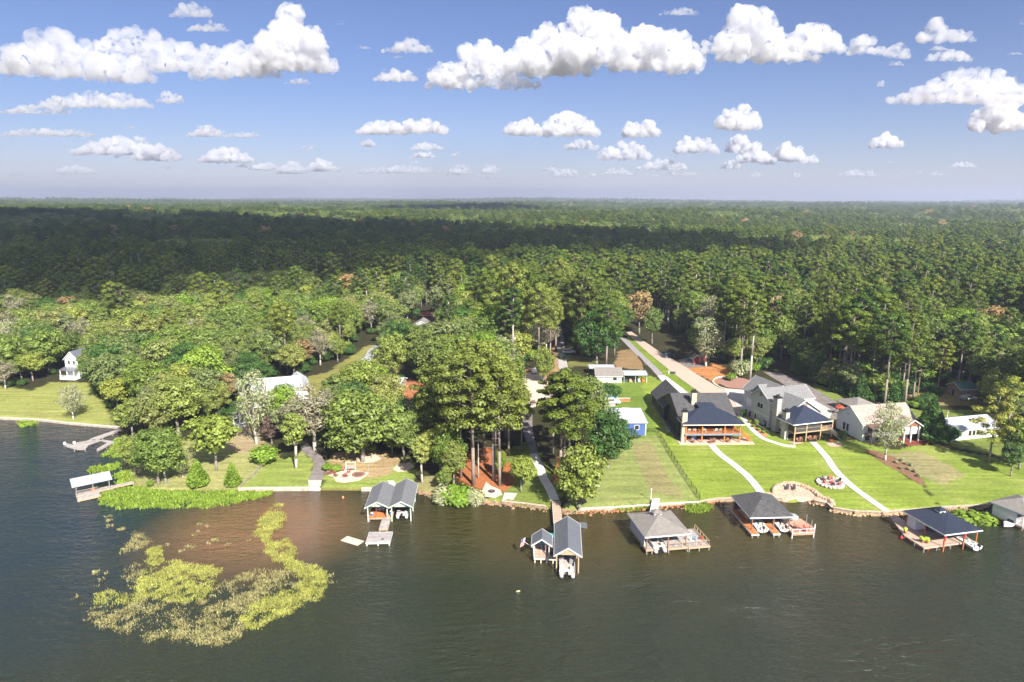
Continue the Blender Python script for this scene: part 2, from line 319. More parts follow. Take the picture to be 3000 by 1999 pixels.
# ------------------------------------------------------------------ trees
BARK=mat('bark',(.27,.22,.18),.9,.3,3,bump=.4,stretch=(1,1,.3)); BARKPALE=mat('pale_bark',(.42,.38,.32),.85,.25,3,stretch=(1,1,.3)); BARKG=mat('grey_bark',(.24,.21,.18),.9,.3,3,stretch=(1,1,.3))
def leaves(cs,rs,n,size,rg,flat=.7,up=.5,shell=.55):
    "n leaf quads around each centre (numpy)"
    cs=np.repeat(np.asarray(cs,float),n,0); rs=np.repeat(np.asarray(rs,float),n)[:,None]; m=len(cs)
    d=rg.normal(size=(m,3)); d/=np.linalg.norm(d,axis=1)[:,None]
    rad=(shell+(1-shell)*rg.rand(m,1)**.5)*(.75+.5*rg.rand(m,1)); pos=cs+d*rs*rad*np.array([1,1,flat])
    nrm=d*1.1+rg.normal(size=(m,3))*.36+np.array([0,0,up]); nrm/=np.linalg.norm(nrm,axis=1)[:,None]
    t=np.cross(nrm,rg.normal(size=(m,3))); t/=np.linalg.norm(t,axis=1)[:,None]+1e-9; b=np.cross(nrm,t)
    s=size*(.55+.9*rg.rand(m,1)); t=t*s*.5; b=b*s*.38
    V=np.stack([pos-t-b*.6,pos+b*-1.+t*.2,pos+t+b*.5,pos+b-t*.3],1).reshape(-1,3)
    return V
def finish(Vs): V=np.concatenate(Vs); return V,np.arange(len(V)).reshape(-1,4)
TREES={}
def deciduous(key,seed,h=16.,w=11.,clear=.28,nb=26,nl=230,leaf=.5,cm=None,bm=BARKG,sparse=False):
    rg=np.random.RandomState(seed); cs=[];rs=[]; mb=MB(); zc=h*(clear+(1-clear)*.5); hh=h*(1-clear)*.5
    fork=Vector((rg.uniform(-.3,.3),rg.uniform(-.3,.3),h*clear*1.1)); mb.path([(0,0,-.6),(fork.x*.4,fork.y*.4,h*clear*.5),fork],h*.022,h*.017,8)
    k=rg.uniform(0,6)
    lim=[]
    for i in range(7):
        a=k+i*2.4; t=Vector((math.cos(a)*w*.26,math.sin(a)*w*.26,h*(.55+.22*rg.rand()))) if i else Vector((.2,0,h*.82))
        mid=fork.lerp(t,.5)+Vector((math.cos(a)*.5,math.sin(a)*.5,-.2)); mb.path([fork,mid,t],h*.011,h*.004,5); lim.append(t)
    for i in range(nb):
        z=1-2*(i+.5)/nb; a=i*2.399+k; rr=math.sqrt(max(0,1-z*z)); lump=.5+.68*rg.rand()
        c=Vector((math.cos(a)*rr*w*.36*lump,math.sin(a)*rr*w*.36*lump,zc+z*hh*.75*(.68+.5*rg.rand())))
        cs.append(c); rs.append(w*(.105+.105*rg.rand()))
        t=min(lim,key=lambda q:(q-c).length); mb.path([t,c],h*.0045,h*.0015,4)
        if sparse:
            for q in range(3): e=c+Vector(rg.normal(size=3))*w*.09; mb.tube(c,e,h*.002,h*.001,3)
    for i in range(5): cs.append(Vector((rg.uniform(-.15,.15)*w,rg.uniform(-.15,.15)*w,zc+rg.uniform(-.3,.3)*hh))); rs.append(w*.17)
    V,F=finish([leaves(cs,rs,nl,leaf,rg)])
    return _reg(key,V,F,mb,cm,bm,h,w)
def pine(key,seed,h=25.,w=8.5,clear=.5,nb=30,nl=190,leaf=.42,cm=None,bm=BARK):
    rg=np.random.RandomState(seed); cs=[];rs=[]; mb=MB(); lean=rg.uniform(-.5,.5,2); k=rg.uniform(0,6)
    tp=lambda z:Vector((lean[0]*(z/h)**2,lean[1]*(z/h)**2,z))
    mb.path([(0,0,-.6),tp(h*.3),tp(h*.6),tp(h*.97)],h*.0125,h*.004,8)
    for i in range(nb):
        u=(i+.5)/nb; z=h*(clear+(1-clear)*(u**.85))
        prof=(1-max(0,(u-.35)/.65)**2.1)**.6*(.62+.38*min(1,u/.25)); a=k+i*2.399; r=w*.5*prof*(.45+.6*rg.rand())
        c=tp(z)+Vector((math.cos(a)*r,math.sin(a)*r,.3+.3*rg.rand()))
        if u>.93: c=tp(z)+Vector((0,0,.2))
        cs.append(c); rs.append(w*(.105+.07*rg.rand())*(1.12-.3*u)); b=tp(z-.5-.25*r)
        mb.path([b,b.lerp(c,.55)+Vector((0,0,-.1)),c],h*.0032,h*.0012,4)
    for i in range(4):
        z=h*(clear-.06-.1*i*rg.rand()); a=rg.uniform(0,6); mb.path([tp(z),tp(z)+Vector((math.cos(a)*1.6,math.sin(a)*1.6,.1))],h*.002,h*.0008,4)
    V,F=finish([leaves(cs,rs,nl,leaf,rg,flat=.62,up=.6)])
    return _reg(key,V,F,mb,cm,bm,h,w)
def cone(key,seed,h=5.5,w=3.6,cm=None,n=4200,leaf=.28):
    rg=np.random.RandomState(seed); u=rg.rand(n); a=rg.rand(n)*6.283; r=w*.5*np.minimum(1,(1-u)*1.25)**.85*(.72+.33*rg.rand(n))*(1+.1*np.sin(a*5+u*9))*np.minimum(1,.55+u*4)
    V=leaves(np.stack([r*np.cos(a),r*np.sin(a),.15+u*h*.97],1),np.full(n,.12),1,leaf,rg,up=.2); V,F=finish([V]); mb=MB(); mb.path([(0,0,-.4),(0,0,h*.8)],.12,.04,6)
    return _reg(key,V,F,mb,cm,BARK,h,w)
def bush(key,seed,h=2.,w=2.6,cm=None,nb=9,nl=180,leaf=.24):
    rg=np.random.RandomState(seed); cs=[];rs=[]
    for i in range(nb): a=i*2.4; r=w*.26*rg.rand()**.5; cs.append((r*math.cos(a),r*math.sin(a),h*(.35+.3*rg.rand()))); rs.append(w*.26)
    V,F=finish([leaves(cs,rs,nl,leaf,rg,flat=.9)]); mb=MB()
    for c in cs: mb.path([(0,0,-.3),c],.06,.02,4)
    return _reg(key,V,F,mb,cm,BARK,h,w)
def _reg(key,V,F,mb,cm,bm,h,w):
    V[:,2]=np.maximum(V[:,2],.05)
    me=npmesh('crown_'+key,V,F); me.materials.append(cm)
    tm=bpy.data.meshes.new('trunk_'+key); tm.from_pydata(mb.v,[],mb.f); tm.materials.append(bm); tm.polygons.foreach_set('use_smooth',[True]*len(tm.polygons)); tm.update()
    TREES[key]=(me,tm,h,w); return key
LG=leafmat('pine_needles',[(.095,.15,.018),(.15,.2,.022),(.06,.12,.02),(.2,.235,.03),(.11,.165,.02),(.05,.105,.018),(.14,.18,.026),(.1,.13,.03)],.18)
LD=leafmat('broad_leaves',[(.17,.23,.045),(.12,.19,.04),(.26,.31,.06),(.13,.2,.06),(.29,.32,.07),(.09,.17,.045),(.19,.26,.05),(.2,.22,.1)],.3)
LO=leafmat('olive_leaves',[(.23,.3,.06),(.19,.27,.05),(.3,.35,.08),(.17,.25,.05),(.29,.3,.1),(.33,.37,.075),(.17,.25,.04),(.22,.25,.11)],.3)
LY=leafmat('yellow_green_leaves',[(.31,.34,.06),(.26,.33,.06),(.35,.34,.07)],.3)
LP=leafmat('pale_sparse_leaves',[(.38,.42,.2),(.44,.45,.25)],.35); LB=leafmat('rusty_leaves',[(.36,.24,.1),(.4,.3,.14),(.3,.2,.09)],.3)
LK=leafmat('dark_leaves',[(.065,.14,.03),(.085,.17,.035)],.3); LX=leafmat('bright_leaves',[(.2,.32,.035),(.26,.37,.05)],.3); LU=leafmat('purple_leaves',[(.16,.11,.09),(.15,.1,.08)],.3)
for i in range(5):
    pine('p%d'%i,11+i,h=24+i,w=8.2+i*.4,clear=.42+.04*i,cm=LG)
    deciduous('d%d'%i,31+i,h=15+i*.8,w=10.5+i*.6,cm=LD); deciduous('o%d'%i,51+i,h=14+i*.8,w=11+i*.6,cm=LO)
deciduous('pale',71,h=14,w=10,cm=LP,bm=BARKPALE,nl=90,leaf=.34,sparse=True,clear=.18); deciduous('bare',73,h=13,w=9,cm=LP,bm=BARKPALE,nl=26,leaf=.3,sparse=True)
deciduous('rust',75,h=14,w=9,cm=LB,nl=150); deciduous('dark',77,h=15,w=13,cm=LK,clear=.12,nl=330,leaf=.42); deciduous('bright',79,h=12,w=10,cm=LX,clear=.2,nl=260,leaf=.42)
deciduous('yellow',81,h=9,w=7,cm=LY,clear=.35,nl=150,leaf=.4); deciduous('slim',83,h=15,w=6,cm=LO,clear=.35,nl=150,leaf=.4,bm=BARKPALE); deciduous('purple',85,h=8,w=5,cm=LU,clear=.15,nl=170,leaf=.32)
LGS=leafmat('sunlit_needles',[(.2,.24,.045),(.24,.28,.05),(.17,.215,.045)],.3)  # brighter copy of the pine needles, with sunlight put into the colour
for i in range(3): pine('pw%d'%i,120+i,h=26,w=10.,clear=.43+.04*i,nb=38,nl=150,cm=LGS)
pine('py',87,h=24,w=9,clear=.3,cm=LY,nl=170); pine('tallthin',89,h=27,w=6.5,clear=.55,cm=LG,bm=BARKPALE)
deciduous('brown',91,h=13,w=9,cm=leafmat('bare_twigs',[(.26,.26,.15),(.3,.27,.17)],.2),nl=110,leaf=.3,sparse=True,bm=BARKPALE)
deciduous('full',101,h=13,w=10,cm=LD,clear=.1,nb=34,nl=210,leaf=.42); deciduous('wide',103,h=13,w=12,cm=LO,clear=.2,nb=34,nl=200,leaf=.42)
cone('cone',91,cm=LX); cone('cedar',93,h=9,w=5.2,cm=LK,n=6000,leaf=.4); bush('bush',95,cm=LX); bush('darkbush',97,h=4,w=5,cm=LK,leaf=.34,nb=14); bush('greybush',98,h=2.4,w=3,cm=LP)
TFIRST={}
def tree(name,key,loc,h,label,cat='tree',group=None,wf=1.,rot=None,tilt=None):
    me,tm,h0,w0=TREES[key]; r=thing(name,label,cat,loc,0,group)
    s=h/h0; r.scale=(s*wf,s*wf,s); r.rotation_euler=(tilt[0] if tilt else 0,tilt[1] if tilt else 0,random.uniform(0,6.28) if rot is None else rot)
    a=link('trunk',tm,r); b=link('crown',me,r); TFIRST.setdefault(key,(a,b)); return r
HAZE=0.00017
# ------------------------------------------------------------------ paths, drives, beds (sheets laid on the ground)
def resample(pts,st=1.,closed=True):
    o=[]; n=len(pts)
    for i in range(n if closed else n-1):
        a=Vector(pts[i][:2]);b=Vector(pts[(i+1)%n][:2]); k=max(1,int((b-a).length/st))
        o+=[a.lerp(b,j/k) for j in range(k)]
    if not closed: o.append(Vector(pts[-1][:2]))
    return o
def sheet(name,pts,m,dz=.05,st=1.,th=.0,world=False,kind='structure'):
    q=pts if world else [P(*p) for p in pts]
    b=resample(q,st); bx=[p.x for p in b];by=[p.y for p in b]; ins=[]
    gx,gy=np.meshgrid(np.arange(min(bx)+st/2,max(bx),st*1.1),np.arange(min(by)+st/2,max(by),st*1.1)); gx=gx.ravel();gy=gy.ravel()
    k=inpoly(gx,gy,[tuple(p) for p in b])
    g=[Vector((a,c)) for a,c in zip(gx[k],gy[k]) if min((a-p.x)**2+(c-p.y)**2 for p in b)>(st*.35)**2]
    r=delaunay_2d_cdt(b+g,[(i,(i+1)%len(b)) for i in range(len(b))],[],1,1e-4)
    vs=r[0]; zz=hz([v.x for v in vs],[v.y for v in vs])+dz
    mb=MB(); mb.add([(v.x,v.y,z) for v,z in zip(vs,zz)],[tuple(f) for f in r[2]])
    if th:
        n=len(b); z=hz([p.x for p in b],[p.y for p in b])+dz; mb.add([(p.x,p.y,c) for p,c in zip(b,z)]+[(p.x,p.y,c-th) for p,c in zip(b,z)],[(i,(i+1)%n,n+(i+1)%n,n+i) for i in range(n)])
    o=mb.build(name,m)
    if kind: tag(o,kind=kind)
    return o
def smooth(pts,k=5):
    o=[];n=len(pts)
    for i in range(n-1):
        p0=pts[max(0,i-1)];p1=pts[i];p2=pts[i+1];p3=pts[min(n-1,i+2)]
        for j in range(k):
            t=j/k; o.append(tuple(.5*((2*p1[c])+(-p0[c]+p2[c])*t+(2*p0[c]-5*p1[c]+4*p2[c]-p3[c])*t*t+(-p0[c]+3*p1[c]-3*p2[c]+p3[c])*t**3) for c in (0,1)))
    o.append(tuple(pts[-1][:2])); return o
def strip(name,pts,w,m,dz=.06,th=.1):
    "band of width w (m) along a pixel polyline"
    q=smooth([tuple(P(*p)[:2]) for p in pts]); L_=[];R_=[]
    for i,p in enumerate(q):
        a=Vector(q[max(0,i-1)]);b=Vector(q[min(len(q)-1,i+1)]); d=(b-a).normalized(); n=Vector((-d.y,d.x)); ww=w if not isinstance(w,(tuple,list)) else w[0]+(w[1]-w[0])*i/(len(q)-1)
        L_.append(Vector(p)+n*ww/2); R_.append(Vector(p)-n*ww/2)
    return sheet(name,L_+R_[::-1],m,dz,.9,th,True)
CONC=mat('concrete',(.5,.47,.42),.85,.12,1.2); CONCP=mat('pale_concrete',(.62,.57,.52),.85,.08,.8); ASPH=mat('asphalt',(.13,.13,.135),.9,.2,1.,bump=.2); GRAV=mat('gravel_drive',(.42,.35,.29),.95,.25,.5,bump=.3,col2=(.52,.38,.29))
MULCH=mat('brown_mulch',(.2,.105,.06),.95,.35,2.5,bump=.5); STRAW=mat('pine_straw',(.36,.12,.04),.95,.3,3,bump=.5); SAND=mat('pale_sand',(.62,.5,.38),.95,.12,1.5); STONEP=mat('stone_paving',(.5,.36,.26),.9,.35,2.2,bump=.4); OLDASPH=mat('worn_tarmac',(.2,.17,.16),.9,.3,.8)
strip('path',[(2082,1301),(2108,1330),(2150,1362),(2186,1392),(2212,1420),(2228,1442),(2240,1456)],1.7,CONCP,.07)
strip('path',[(2382,1296),(2402,1318),(2425,1345),(2447,1378),(2490,1420),(2540,1458),(2604,1502)],1.55,CONCP,.07)
strip('path',[(2152,1200),(2175,1222),(2200,1255),(2232,1283),(2265,1296),(2300,1306),(2330,1308)],1.3,CONCP,.07)
strip('path',[(1562,1330),(1580,1368),(1592,1400),(1612,1435),(1625,1466)],1.9,CONCP,.07)
sheet('path',[(1505,1205),(1560,1215),(1560,1262),(1578,1335),(1566,1345),(1540,1290),(1525,1240)],OLDASPH,.05)
sheet('boat_ramp',[(1478,1444),(1516,1446),(1500,1471),(1470,1469)],CONC,.07)
sheet('boat_ramp',[(903,1408),(943,1408),(937,1436),(905,1436)],CONC,.08)
sheet('driveway',[(903,1409),(914,1385),(920,1362),(914,1345),(893,1330),(880,1312),(900,1300),(925,1322),(945,1340),(955,1362),(950,1388),(944,1409)],OLDASPH,.06)
sheet('driveway',[(1000,1118),(1048,1060),(1070,1045),(1076,1030),(1100,1010),(1112,1018),(1098,1040),(1082,1060),(1070,1085),(1058,1125),(1050,1160),(990,1150),(940,1160),(950,1135)],mat('grey_tarmac',(.36,.37,.4),.9,.1,.8),.07)
strip('driveway',[(1634,950),(1640,985),(1644,1030),(1650,1075),(1660,1110),(1655,1140)],(2.6,3.4),mat('lane_gravel',(.42,.39,.36),.95,.15,.8),.07)
sheet('driveway',[(1495,1180),(1510,1120),(1540,1095),(1575,1085),(1600,1110),(1620,1160),(1600,1185),(1560,1195),(1525,1185)],mat('sandy_yard',(.6,.47,.38),.95,.12,.5),.06)
sheet('driveway',[(1815,990),(1834,991),(1890,1046),(1948,1104),(1990,1134),(2012,1150),(1970,1150),(1940,1122),(1926,1102),(1868,1044)],mat('grey_lane',(.3,.28,.28),.95,.12,.8),.07)
sheet('driveway',[(1926,1102),(1950,1102),(1992,1133),(2020,1155),(2000,1170),(1960,1140)],CONCP,.1)
sheet('driveway',[(1835,974),(1850,972),(1890,1002),(1930,1030),(1985,1062),(2030,1090),(2085,1124),(2120,1138),(2180,1143),(2180,1190),(2195,1215),(2165,1222),(2140,1190),(2060,1158),(2010,1122),(1960,1085),(1900,1035),(1860,1000)],GRAV,.08)
sheet('driveway',[(2120,1140),(2150,1142),(2200,1146),(2200,1205),(2185,1215),(2160,1190),(2140,1165)],CONC,.11)
sheet('driveway',[(1985,1056),(2030,1045),(2085,1062),(2075,1075),(2010,1078)],OLDASPH,.06)
sheet('driveway',[(2235,1090),(2290,1095),(2360,1125),(2420,1160),(2475,1195),(2470,1235),(2430,1225),(2380,1180),(2300,1130)],OLDASPH,.07)
sheet('driveway',[(2370,1165),(2440,1205),(2430,1228),(2400,1215),(2360,1195)],CONC,.1)
sheet('mulch_bed',[(2098,1120),(2105,1108),(2140,1104),(2200,1112),(2210,1130),(2185,1142),(2130,1136)],mat('red_mulch',(.3,.16,.12),.95,.25,2),.06)
sheet('mulch_bed',[(2170,1210),(2190,1215),(2230,1262),(2250,1275),(2240,1285),(2215,1275),(2190,1250)],mat('red_straw',(.42,.2,.11),.95,.3,2.5),.05)
sheet('mulch_bed',[(2530,1318),(2560,1320),(2620,1340),(2680,1375),(2715,1424),(2690,1418),(2640,1385),(2590,1360)],MULCH,.05)
sheet('mulch_bed',[(1348,1405),(1345,1350),(1400,1325),(1470,1330),(1500,1370),(1506,1410),(1485,1440),(1440,1440),(1400,1430)],STRAW,.03)
sheet('mulch_bed',[(1622,1415),(1630,1360),(1680,1340),(1700,1370),(1690,1415),(1655,1425)],STRAW,.03)
sheet('sand_pit',[(955,1392),(960,1372),(1000,1368),(1030,1376),(1080,1385),(1076,1395),(1050,1410),(1010,1416),(985,1412),(975,1398)],SAND,.06)
sheet('sand_pit',[(1150,1375),(1165,1360),(1200,1355),(1215,1368),(1190,1382),(1165,1384)],SAND,.06)
sheet('sand_pit',[(1045,1350),(1060,1335),(1100,1332),(1118,1345),(1095,1356),(1060,1358)],SAND,.05)
sheet('paving',[(1412,1440),(1424,1412),(1440,1425),(1466,1436),(1472,1450),(1450,1460),(1420,1456)],mat('pale_stones',(.55,.47,.4),.9,.35,4,bump=.5),.06)
sheet('paving',[(2205,1446),(2262,1443),(2268,1430),(2280,1422),(2320,1420),(2350,1427),(2385,1440),(2390,1450),(2425,1465),(2440,1480),(2430,1484),(2390,1476),(2365,1467),(2330,1462),(2300,1466),(2205,1462)],STONEP,.08,.7)
sheet('paving',[(1925,1176),(1995,1282),(2000,1300),(1990,1300),(1912,1188)],mat('dark_gravel',(.09,.075,.07),.95,.3,3),.06)
sheet('paving',[(1745,1190),(1800,1192),(1815,1172),(1804,1155),(1740,1158)],CONC,.07)
# ------------------------------------------------------------------ shore walls and rocks
SEAW=mat('seawall_concrete',(.5,.4,.31),.9,.3,1.5,bump=.2); BLOCK=mat('stone_blocks',(.34,.25,.17),.95,.5,2.2,bump=.7,stretch=(1,1,2)); ROCK=mat('shore_rock',(.3,.2,.12),.95,.45,1.3)
def seawall(i0,i1,label,h=.62,th=.35,m=SEAW,posts=0):
    t=thing('seawall',label,'retaining wall',(S[i0][0],S[i0][1],0)); o=Vector((S[i0][0],S[i0][1],0)); mb=MB(); cp=MB(); ps=[]
    q=resample(S[i0:i1+1],3.,False)
    for a,b in zip(q[:-1],q[1:]):
        a3=Vector((a.x,a.y,0))-o;b3=Vector((b.x,b.y,0))-o; d=(b3-a3).normalized(); n=Vector((-d.y,d.x,0))*-.12
        a3=a3+n-d*.03;b3=b3+n+d*.03; mb.beam(a3+Vector((0,0,h)),b3+Vector((0,0,h)),th,h+1.2); cp.beam(a3+Vector((0,0,h+.1)),b3+Vector((0,0,h+.1)),th+.25,.1)
        if posts: MBp=MB(); c=a3+n*1.8; MBp.box(c.x-.1,c.y-.1,-1,c.x+.1,c.y+.1,h+.05); ps.append(MBp)
    mb.build('wall_face',m,t); cp.build('coping',SEAW if m is not SEAW else CONCP,t)
    for x in ps: x.build('post',mat('dark_post',(.1,.07,.05),.9),t)
seawall(0,6,'long low brown seawall along the far left lawn',.45)
seawall(14,16,'pale seawall left of the tarmac boat ramp'); seawall(17,18,'pale seawall right of the tarmac boat ramp, up to the double boathouse')
seawall(22,24,'low block wall right of the small concrete ramp',.55,.3,BLOCK); seawall(26,29,'long straight pale seawall in front of the dry lawn',.6,.25)
seawall(29,32,'brown seawall behind the dark shingled boathouse',.7,.3,BLOCK); seawall(35,40,'curving wooden capped seawall with posts right of the stone cove',.75,.3,BLOCK,1)
seawall(40,45,'stone seawall behind the dark metal roofed boathouse',.7,.3,BLOCK,1)
rr=random.Random(4)
def rocks(name,pts,n,smin,smax,m,spread=.5,z0=.1):
    mb=MB(); q=resample(pts,.3,False)
    for i in range(n):
        p=q[rr.randrange(len(q))]; s=rr.uniform(smin,smax); mb.blob((p.x+rr.gauss(0,spread),p.y+rr.gauss(0,spread)-.35,z0+rr.uniform(-.15,.15)),s,i,4,5,.3,.7)
    return tag(mb.build(name,m),kind='stuff')
rocks('shore_rocks',S[18:27],520,.12,.36,ROCK); rocks('shore_rocks',S[26:31],420,.12,.32,mat('red_rock',(.36,.17,.08),.95,.4,1.3)); rocks('shore_rocks',S[34:41],260,.1,.3,mat('tan_rock',(.48,.32,.18),.95,.4,1.3),.3); rocks('shore_rocks',S[40:44],200,.1,.28,ROCK,.3)
# stone cove: stacked rocks round the little beach
cv=smooth([tuple(P(*p)[:2]) for p in [(2268,1446),(2272,1430),(2300,1420),(2330,1421),(2360,1430),(2385,1442),(2400,1456),(2430,1468),(2440,1480)]],4)
cvq=resample(cv,.8,False)
t=thing('stone_wall','curved wall of tan boulders around the little beach cove','stone wall',(cvq[0].x,cvq[0].y,H(*cvq[0])))
for i in range(0,len(cvq),3):
    mb=MB()
    for j in range(3):
        if i+j<len(cvq): p=cvq[i+j]; mb.blob((p.x-cvq[0].x,p.y-cvq[0].y,H(p.x,p.y)+.25-H(*cvq[0])),rr.uniform(.45,.65),i+j,5,7,.22,.75)
    mb.build('boulder',mat('boulder_stone',(.5,.36,.24),.9,.35,1.5,bump=.4),t)
# ------------------------------------------------------------------ building parts
WHITE=mat('white_paint',(.78,.78,.76),.6,.05,2); CREAM=mat('cream_trim',(.7,.66,.55),.6,.08,2); GLASS=mat('window_glass',(.02,.025,.03),.08,.1,1,spec=.8); SHING=mat('charcoal_shingles',(.035,.034,.037),.95,.45,2.6,col2=(.12,.115,.115),stretch=(.45,2.2,2.2)); SHGREY=mat('grey_shingles',(.13,.13,.135),.95,.2,3.2,col2=(.26,.255,.25),stretch=(.5,2,2)); SHBROWN=mat('weathered_shingles',(.36,.29,.25),.95,.15,1.2); SHTAN=mat('tan_shingles',(.22,.2,.18),.95,.16,1.2)
METALD=mat('dark_seam_metal',(.045,.055,.085),.35,.1,1,metal=.3); METALG=mat('grey_seam_metal',(.2,.21,.24),.35,.1,1,metal=.35); METALW=mat('white_metal_roof',(.5,.52,.56),.4,.06,.6,metal=.1)
CEDARW=mat('orange_cedar',(.5,.17,.05),.55,.25,2,stretch=(1,1,.3)); DECKO=mat('orange_deck',(.55,.2,.07),.6,.2,2,stripe=(0,.28,.35,.3)); WOODT=mat('tan_treated_wood',(.48,.33,.2),.75,.2,2); DECKT=mat('tan_deck_boards',(.5,.36,.27),.8,.15,1.5,stripe=(1,.3,.3,.25)); DECKG=mat('weathered_deck_boards',(.4,.36,.34),.85,.2,1.2,stripe=(1,.32,.35,.3)); GREYW=mat('weathered_wood',(.33,.3,.27),.9,.25,1.5)
BLK=mat('black_siding',(.018,.019,.024),.6,.2,2,stripe=(2,.28,.3,.2)); GSID=mat('pale_grey_siding',(.5,.5,.5),.7,.05,2,stripe=(2,.3,.12,.04)); WSID=mat('white_siding',(.68,.68,.67),.65,.05,2,stripe=(2,.28,.12,.04)); BLACKM=mat('black_metal',(.02,.02,.022),.4,.1,2); BRICKC=mat('beige_brick',(.55,.45,.34),.9,.15,3,stripe=(2,.16,.2,.1)); GBRICK=mat('grey_brick',(.42,.4,.37),.9,.12,3,stripe=(2,.16,.2,.1)); BRICK=mat('red_brick',(.33,.11,.07),.9,.25,3,stripe=(2,.16,.2,.1)); DARKIN=mat('dark_interior',(.03,.03,.032),.9)
BLUE=mat('blue_siding',(.07,.13,.36),.6,.08,2,stripe=(0,.3,.2,.05)); MINT=mat('pale_green_paint',(.55,.66,.5),.7,.06,2); SCREEN=mat('insect_screen',(.05,.05,.05),.7); BARN=mat('barn_red',(.35,.06,.04),.8,.15,2)
def gable(t,x0,x1,y0,y1,ze,zr,ax,m,ov=.45,th=.16,ov2=None,name='roof',seam=0,mseam=None,fascia=None):
    "two-slope roof; ridge along axis ax ('x' or 'y')"
    ov2=ov if ov2 is None else ov2; mb=MB(); hw=((y1-y0) if ax=='x' else (x1-x0))/2; sl=(zr-ze)/hw; zo=ze-ov*sl
    for s in (-1,1):
        if ax=='x': c=(y0+y1)/2; q=[(x0-ov2,c+s*(hw+ov),zo),(x1+ov2,c+s*(hw+ov),zo),(x1+ov2,c,zr),(x0-ov2,c,zr)]
        else: c=(x0+x1)/2; q=[(c+s*(hw+ov),y0-ov2,zo),(c+s*(hw+ov),y1+ov2,zo),(c,y1+ov2,zr),(c,y0-ov2,zr)]
        if s>0: q=q[::-1]
        mb.slab([(a,b,z+th) for a,b,z in q],th)
        if seam:
            n=int(((x1-x0) if ax=='x' else (y1-y0))/seam)
            for i in range(n+1):
                u=(x0 if ax=='x' else y0)+((x1-x0) if ax=='x' else (y1-y0))*i/n
                p=(u,c+s*(hw+ov),zo+th+.04) if ax=='x' else (c+s*(hw+ov),u,zo+th+.04); r=(u,c,zr+th+.04) if ax=='x' else (c,u,zr+th+.04); mb.beam(p,r,.06,.05)
    o=mb.build(name,m,t)
    if fascia:
        f=MB()
        for s in (-1,1):
            if ax=='x':
                c=(y0+y1)/2; f.beam((x0-ov2,c+s*(hw+ov+.02),zo+th*.9),(x1+ov2,c+s*(hw+ov+.02),zo+th*.9),.06,.22)
                for u in (x0-ov2-.03,x1+ov2+.03): f.beam((u,c+s*(hw+ov),zo+th+.02),(u,c,zr+th+.02),.06,.24)
            else:
                c=(x0+x1)/2; f.beam((c+s*(hw+ov+.02),y0-ov2,zo+th*.9),(c+s*(hw+ov+.02),y1+ov2,zo+th*.9),.06,.22)
                for u in (y0-ov2-.03,y1+ov2+.03): f.beam((c+s*(hw+ov),u,zo+th+.02),(c,u,zr+th+.02),.06,.24)
        f.build('fascia',fascia,t)
    return o
def hip(t,x0,x1,y0,y1,ze,zr,m,r0,r1,ov=.5,th=.14,seam=0,name='roof',fascia=None):
    "hip roof with ridge from r0 to r1 (local xy points)"
    mb=MB(); a,b,c,d=(x0-ov,y0-ov,ze),(x1+ov,y0-ov,ze),(x1+ov,y1+ov,ze),(x0-ov,y1+ov,ze); e=(r0[0],r0[1],zr);f=(r1[0],r1[1],zr)
    pt=(Vector(e)-Vector(f)).length<.01; alongx=abs(r1[0]-r0[0])>=abs(r1[1]-r0[1])
    if pt: fs=[(a,b,e),(b,c,e),(c,d,e),(d,a,e)]
    elif alongx: fs=[(a,b,f,e),(b,c,f),(c,d,e,f),(d,a,e)]
    else: fs=[(a,b,e),(b,c,f,e),(c,d,f),(d,a,e,f)]
    up=[(p[0],p[1],p[2]+th) for p in (a,b,c,d)]; E_=(e[0],e[1],e[2]+th);F_=(f[0],f[1],f[2]+th); mp={a:up[0],b:up[1],c:up[2],d:up[3],e:E_,f:F_}
    for q in fs: mb.add([mp[k] for k in q],[tuple(range(len(q)))])
    mb.add([a,b,c,d]+up,[(0,3,2,1),(0,1,5,4),(1,2,6,5),(2,3,7,6),(3,0,4,7)])
    if seam:
        for q in fs:
            A=Vector(mp[q[0]]);B=Vector(mp[q[1]]); L_=(B-A).length; n=int(L_/seam); T=[Vector(mp[k]) for k in q[2:]]
            for i in range(1,n):
                u=i/n; p=A.lerp(B,u); d_=(B-A).normalized(); nrm=(B-A).cross(T[0]-A); up_=nrm.cross(B-A).normalized()
                if (T[0]-A).dot(up_)<0: up_=-up_
                # length until roof edge
                best=1e9
                poly=[Vector(mp[k]) for k in q]; 
                for j in range(1,len(poly)):
                    s0=poly[j];s1=poly[(j+1)%len(poly)]
                    x_0=(s0-A).dot(d_);y_0=(s0-A).dot(up_);x_1=(s1-A).dot(d_);y_1=(s1-A).dot(up_); X=u*L_
                    if (x_0-X)*(x_1-X)<0: best=min(best,y_0+(y_1-y_0)*(X-x_0)/(x_1-x_0))
                if best<1e8 and best>.3: mb.beam(p+Vector((0,0,.04)),p+up_*best+Vector((0,0,.04)),.06,.05) if abs(d_.y)<.5 or True else None
    o=mb.build(name,m,t)
    if fascia:
        g=MB(); k=.04
        g.box(x0-ov-k,y0-ov-k,ze-.12,x1+ov+k,y0-ov+.0,ze+.1); g.box(x0-ov-k,y1+ov,ze-.12,x1+ov+k,y1+ov+k,ze+.1); g.box(x0-ov-k,y0-ov,ze-.12,x0-ov,y1+ov,ze+.1); g.box(x1+ov,y0-ov,ze-.12,x1+ov+k,y1+ov,ze+.1); g.build('fascia',fascia,t)
    return o
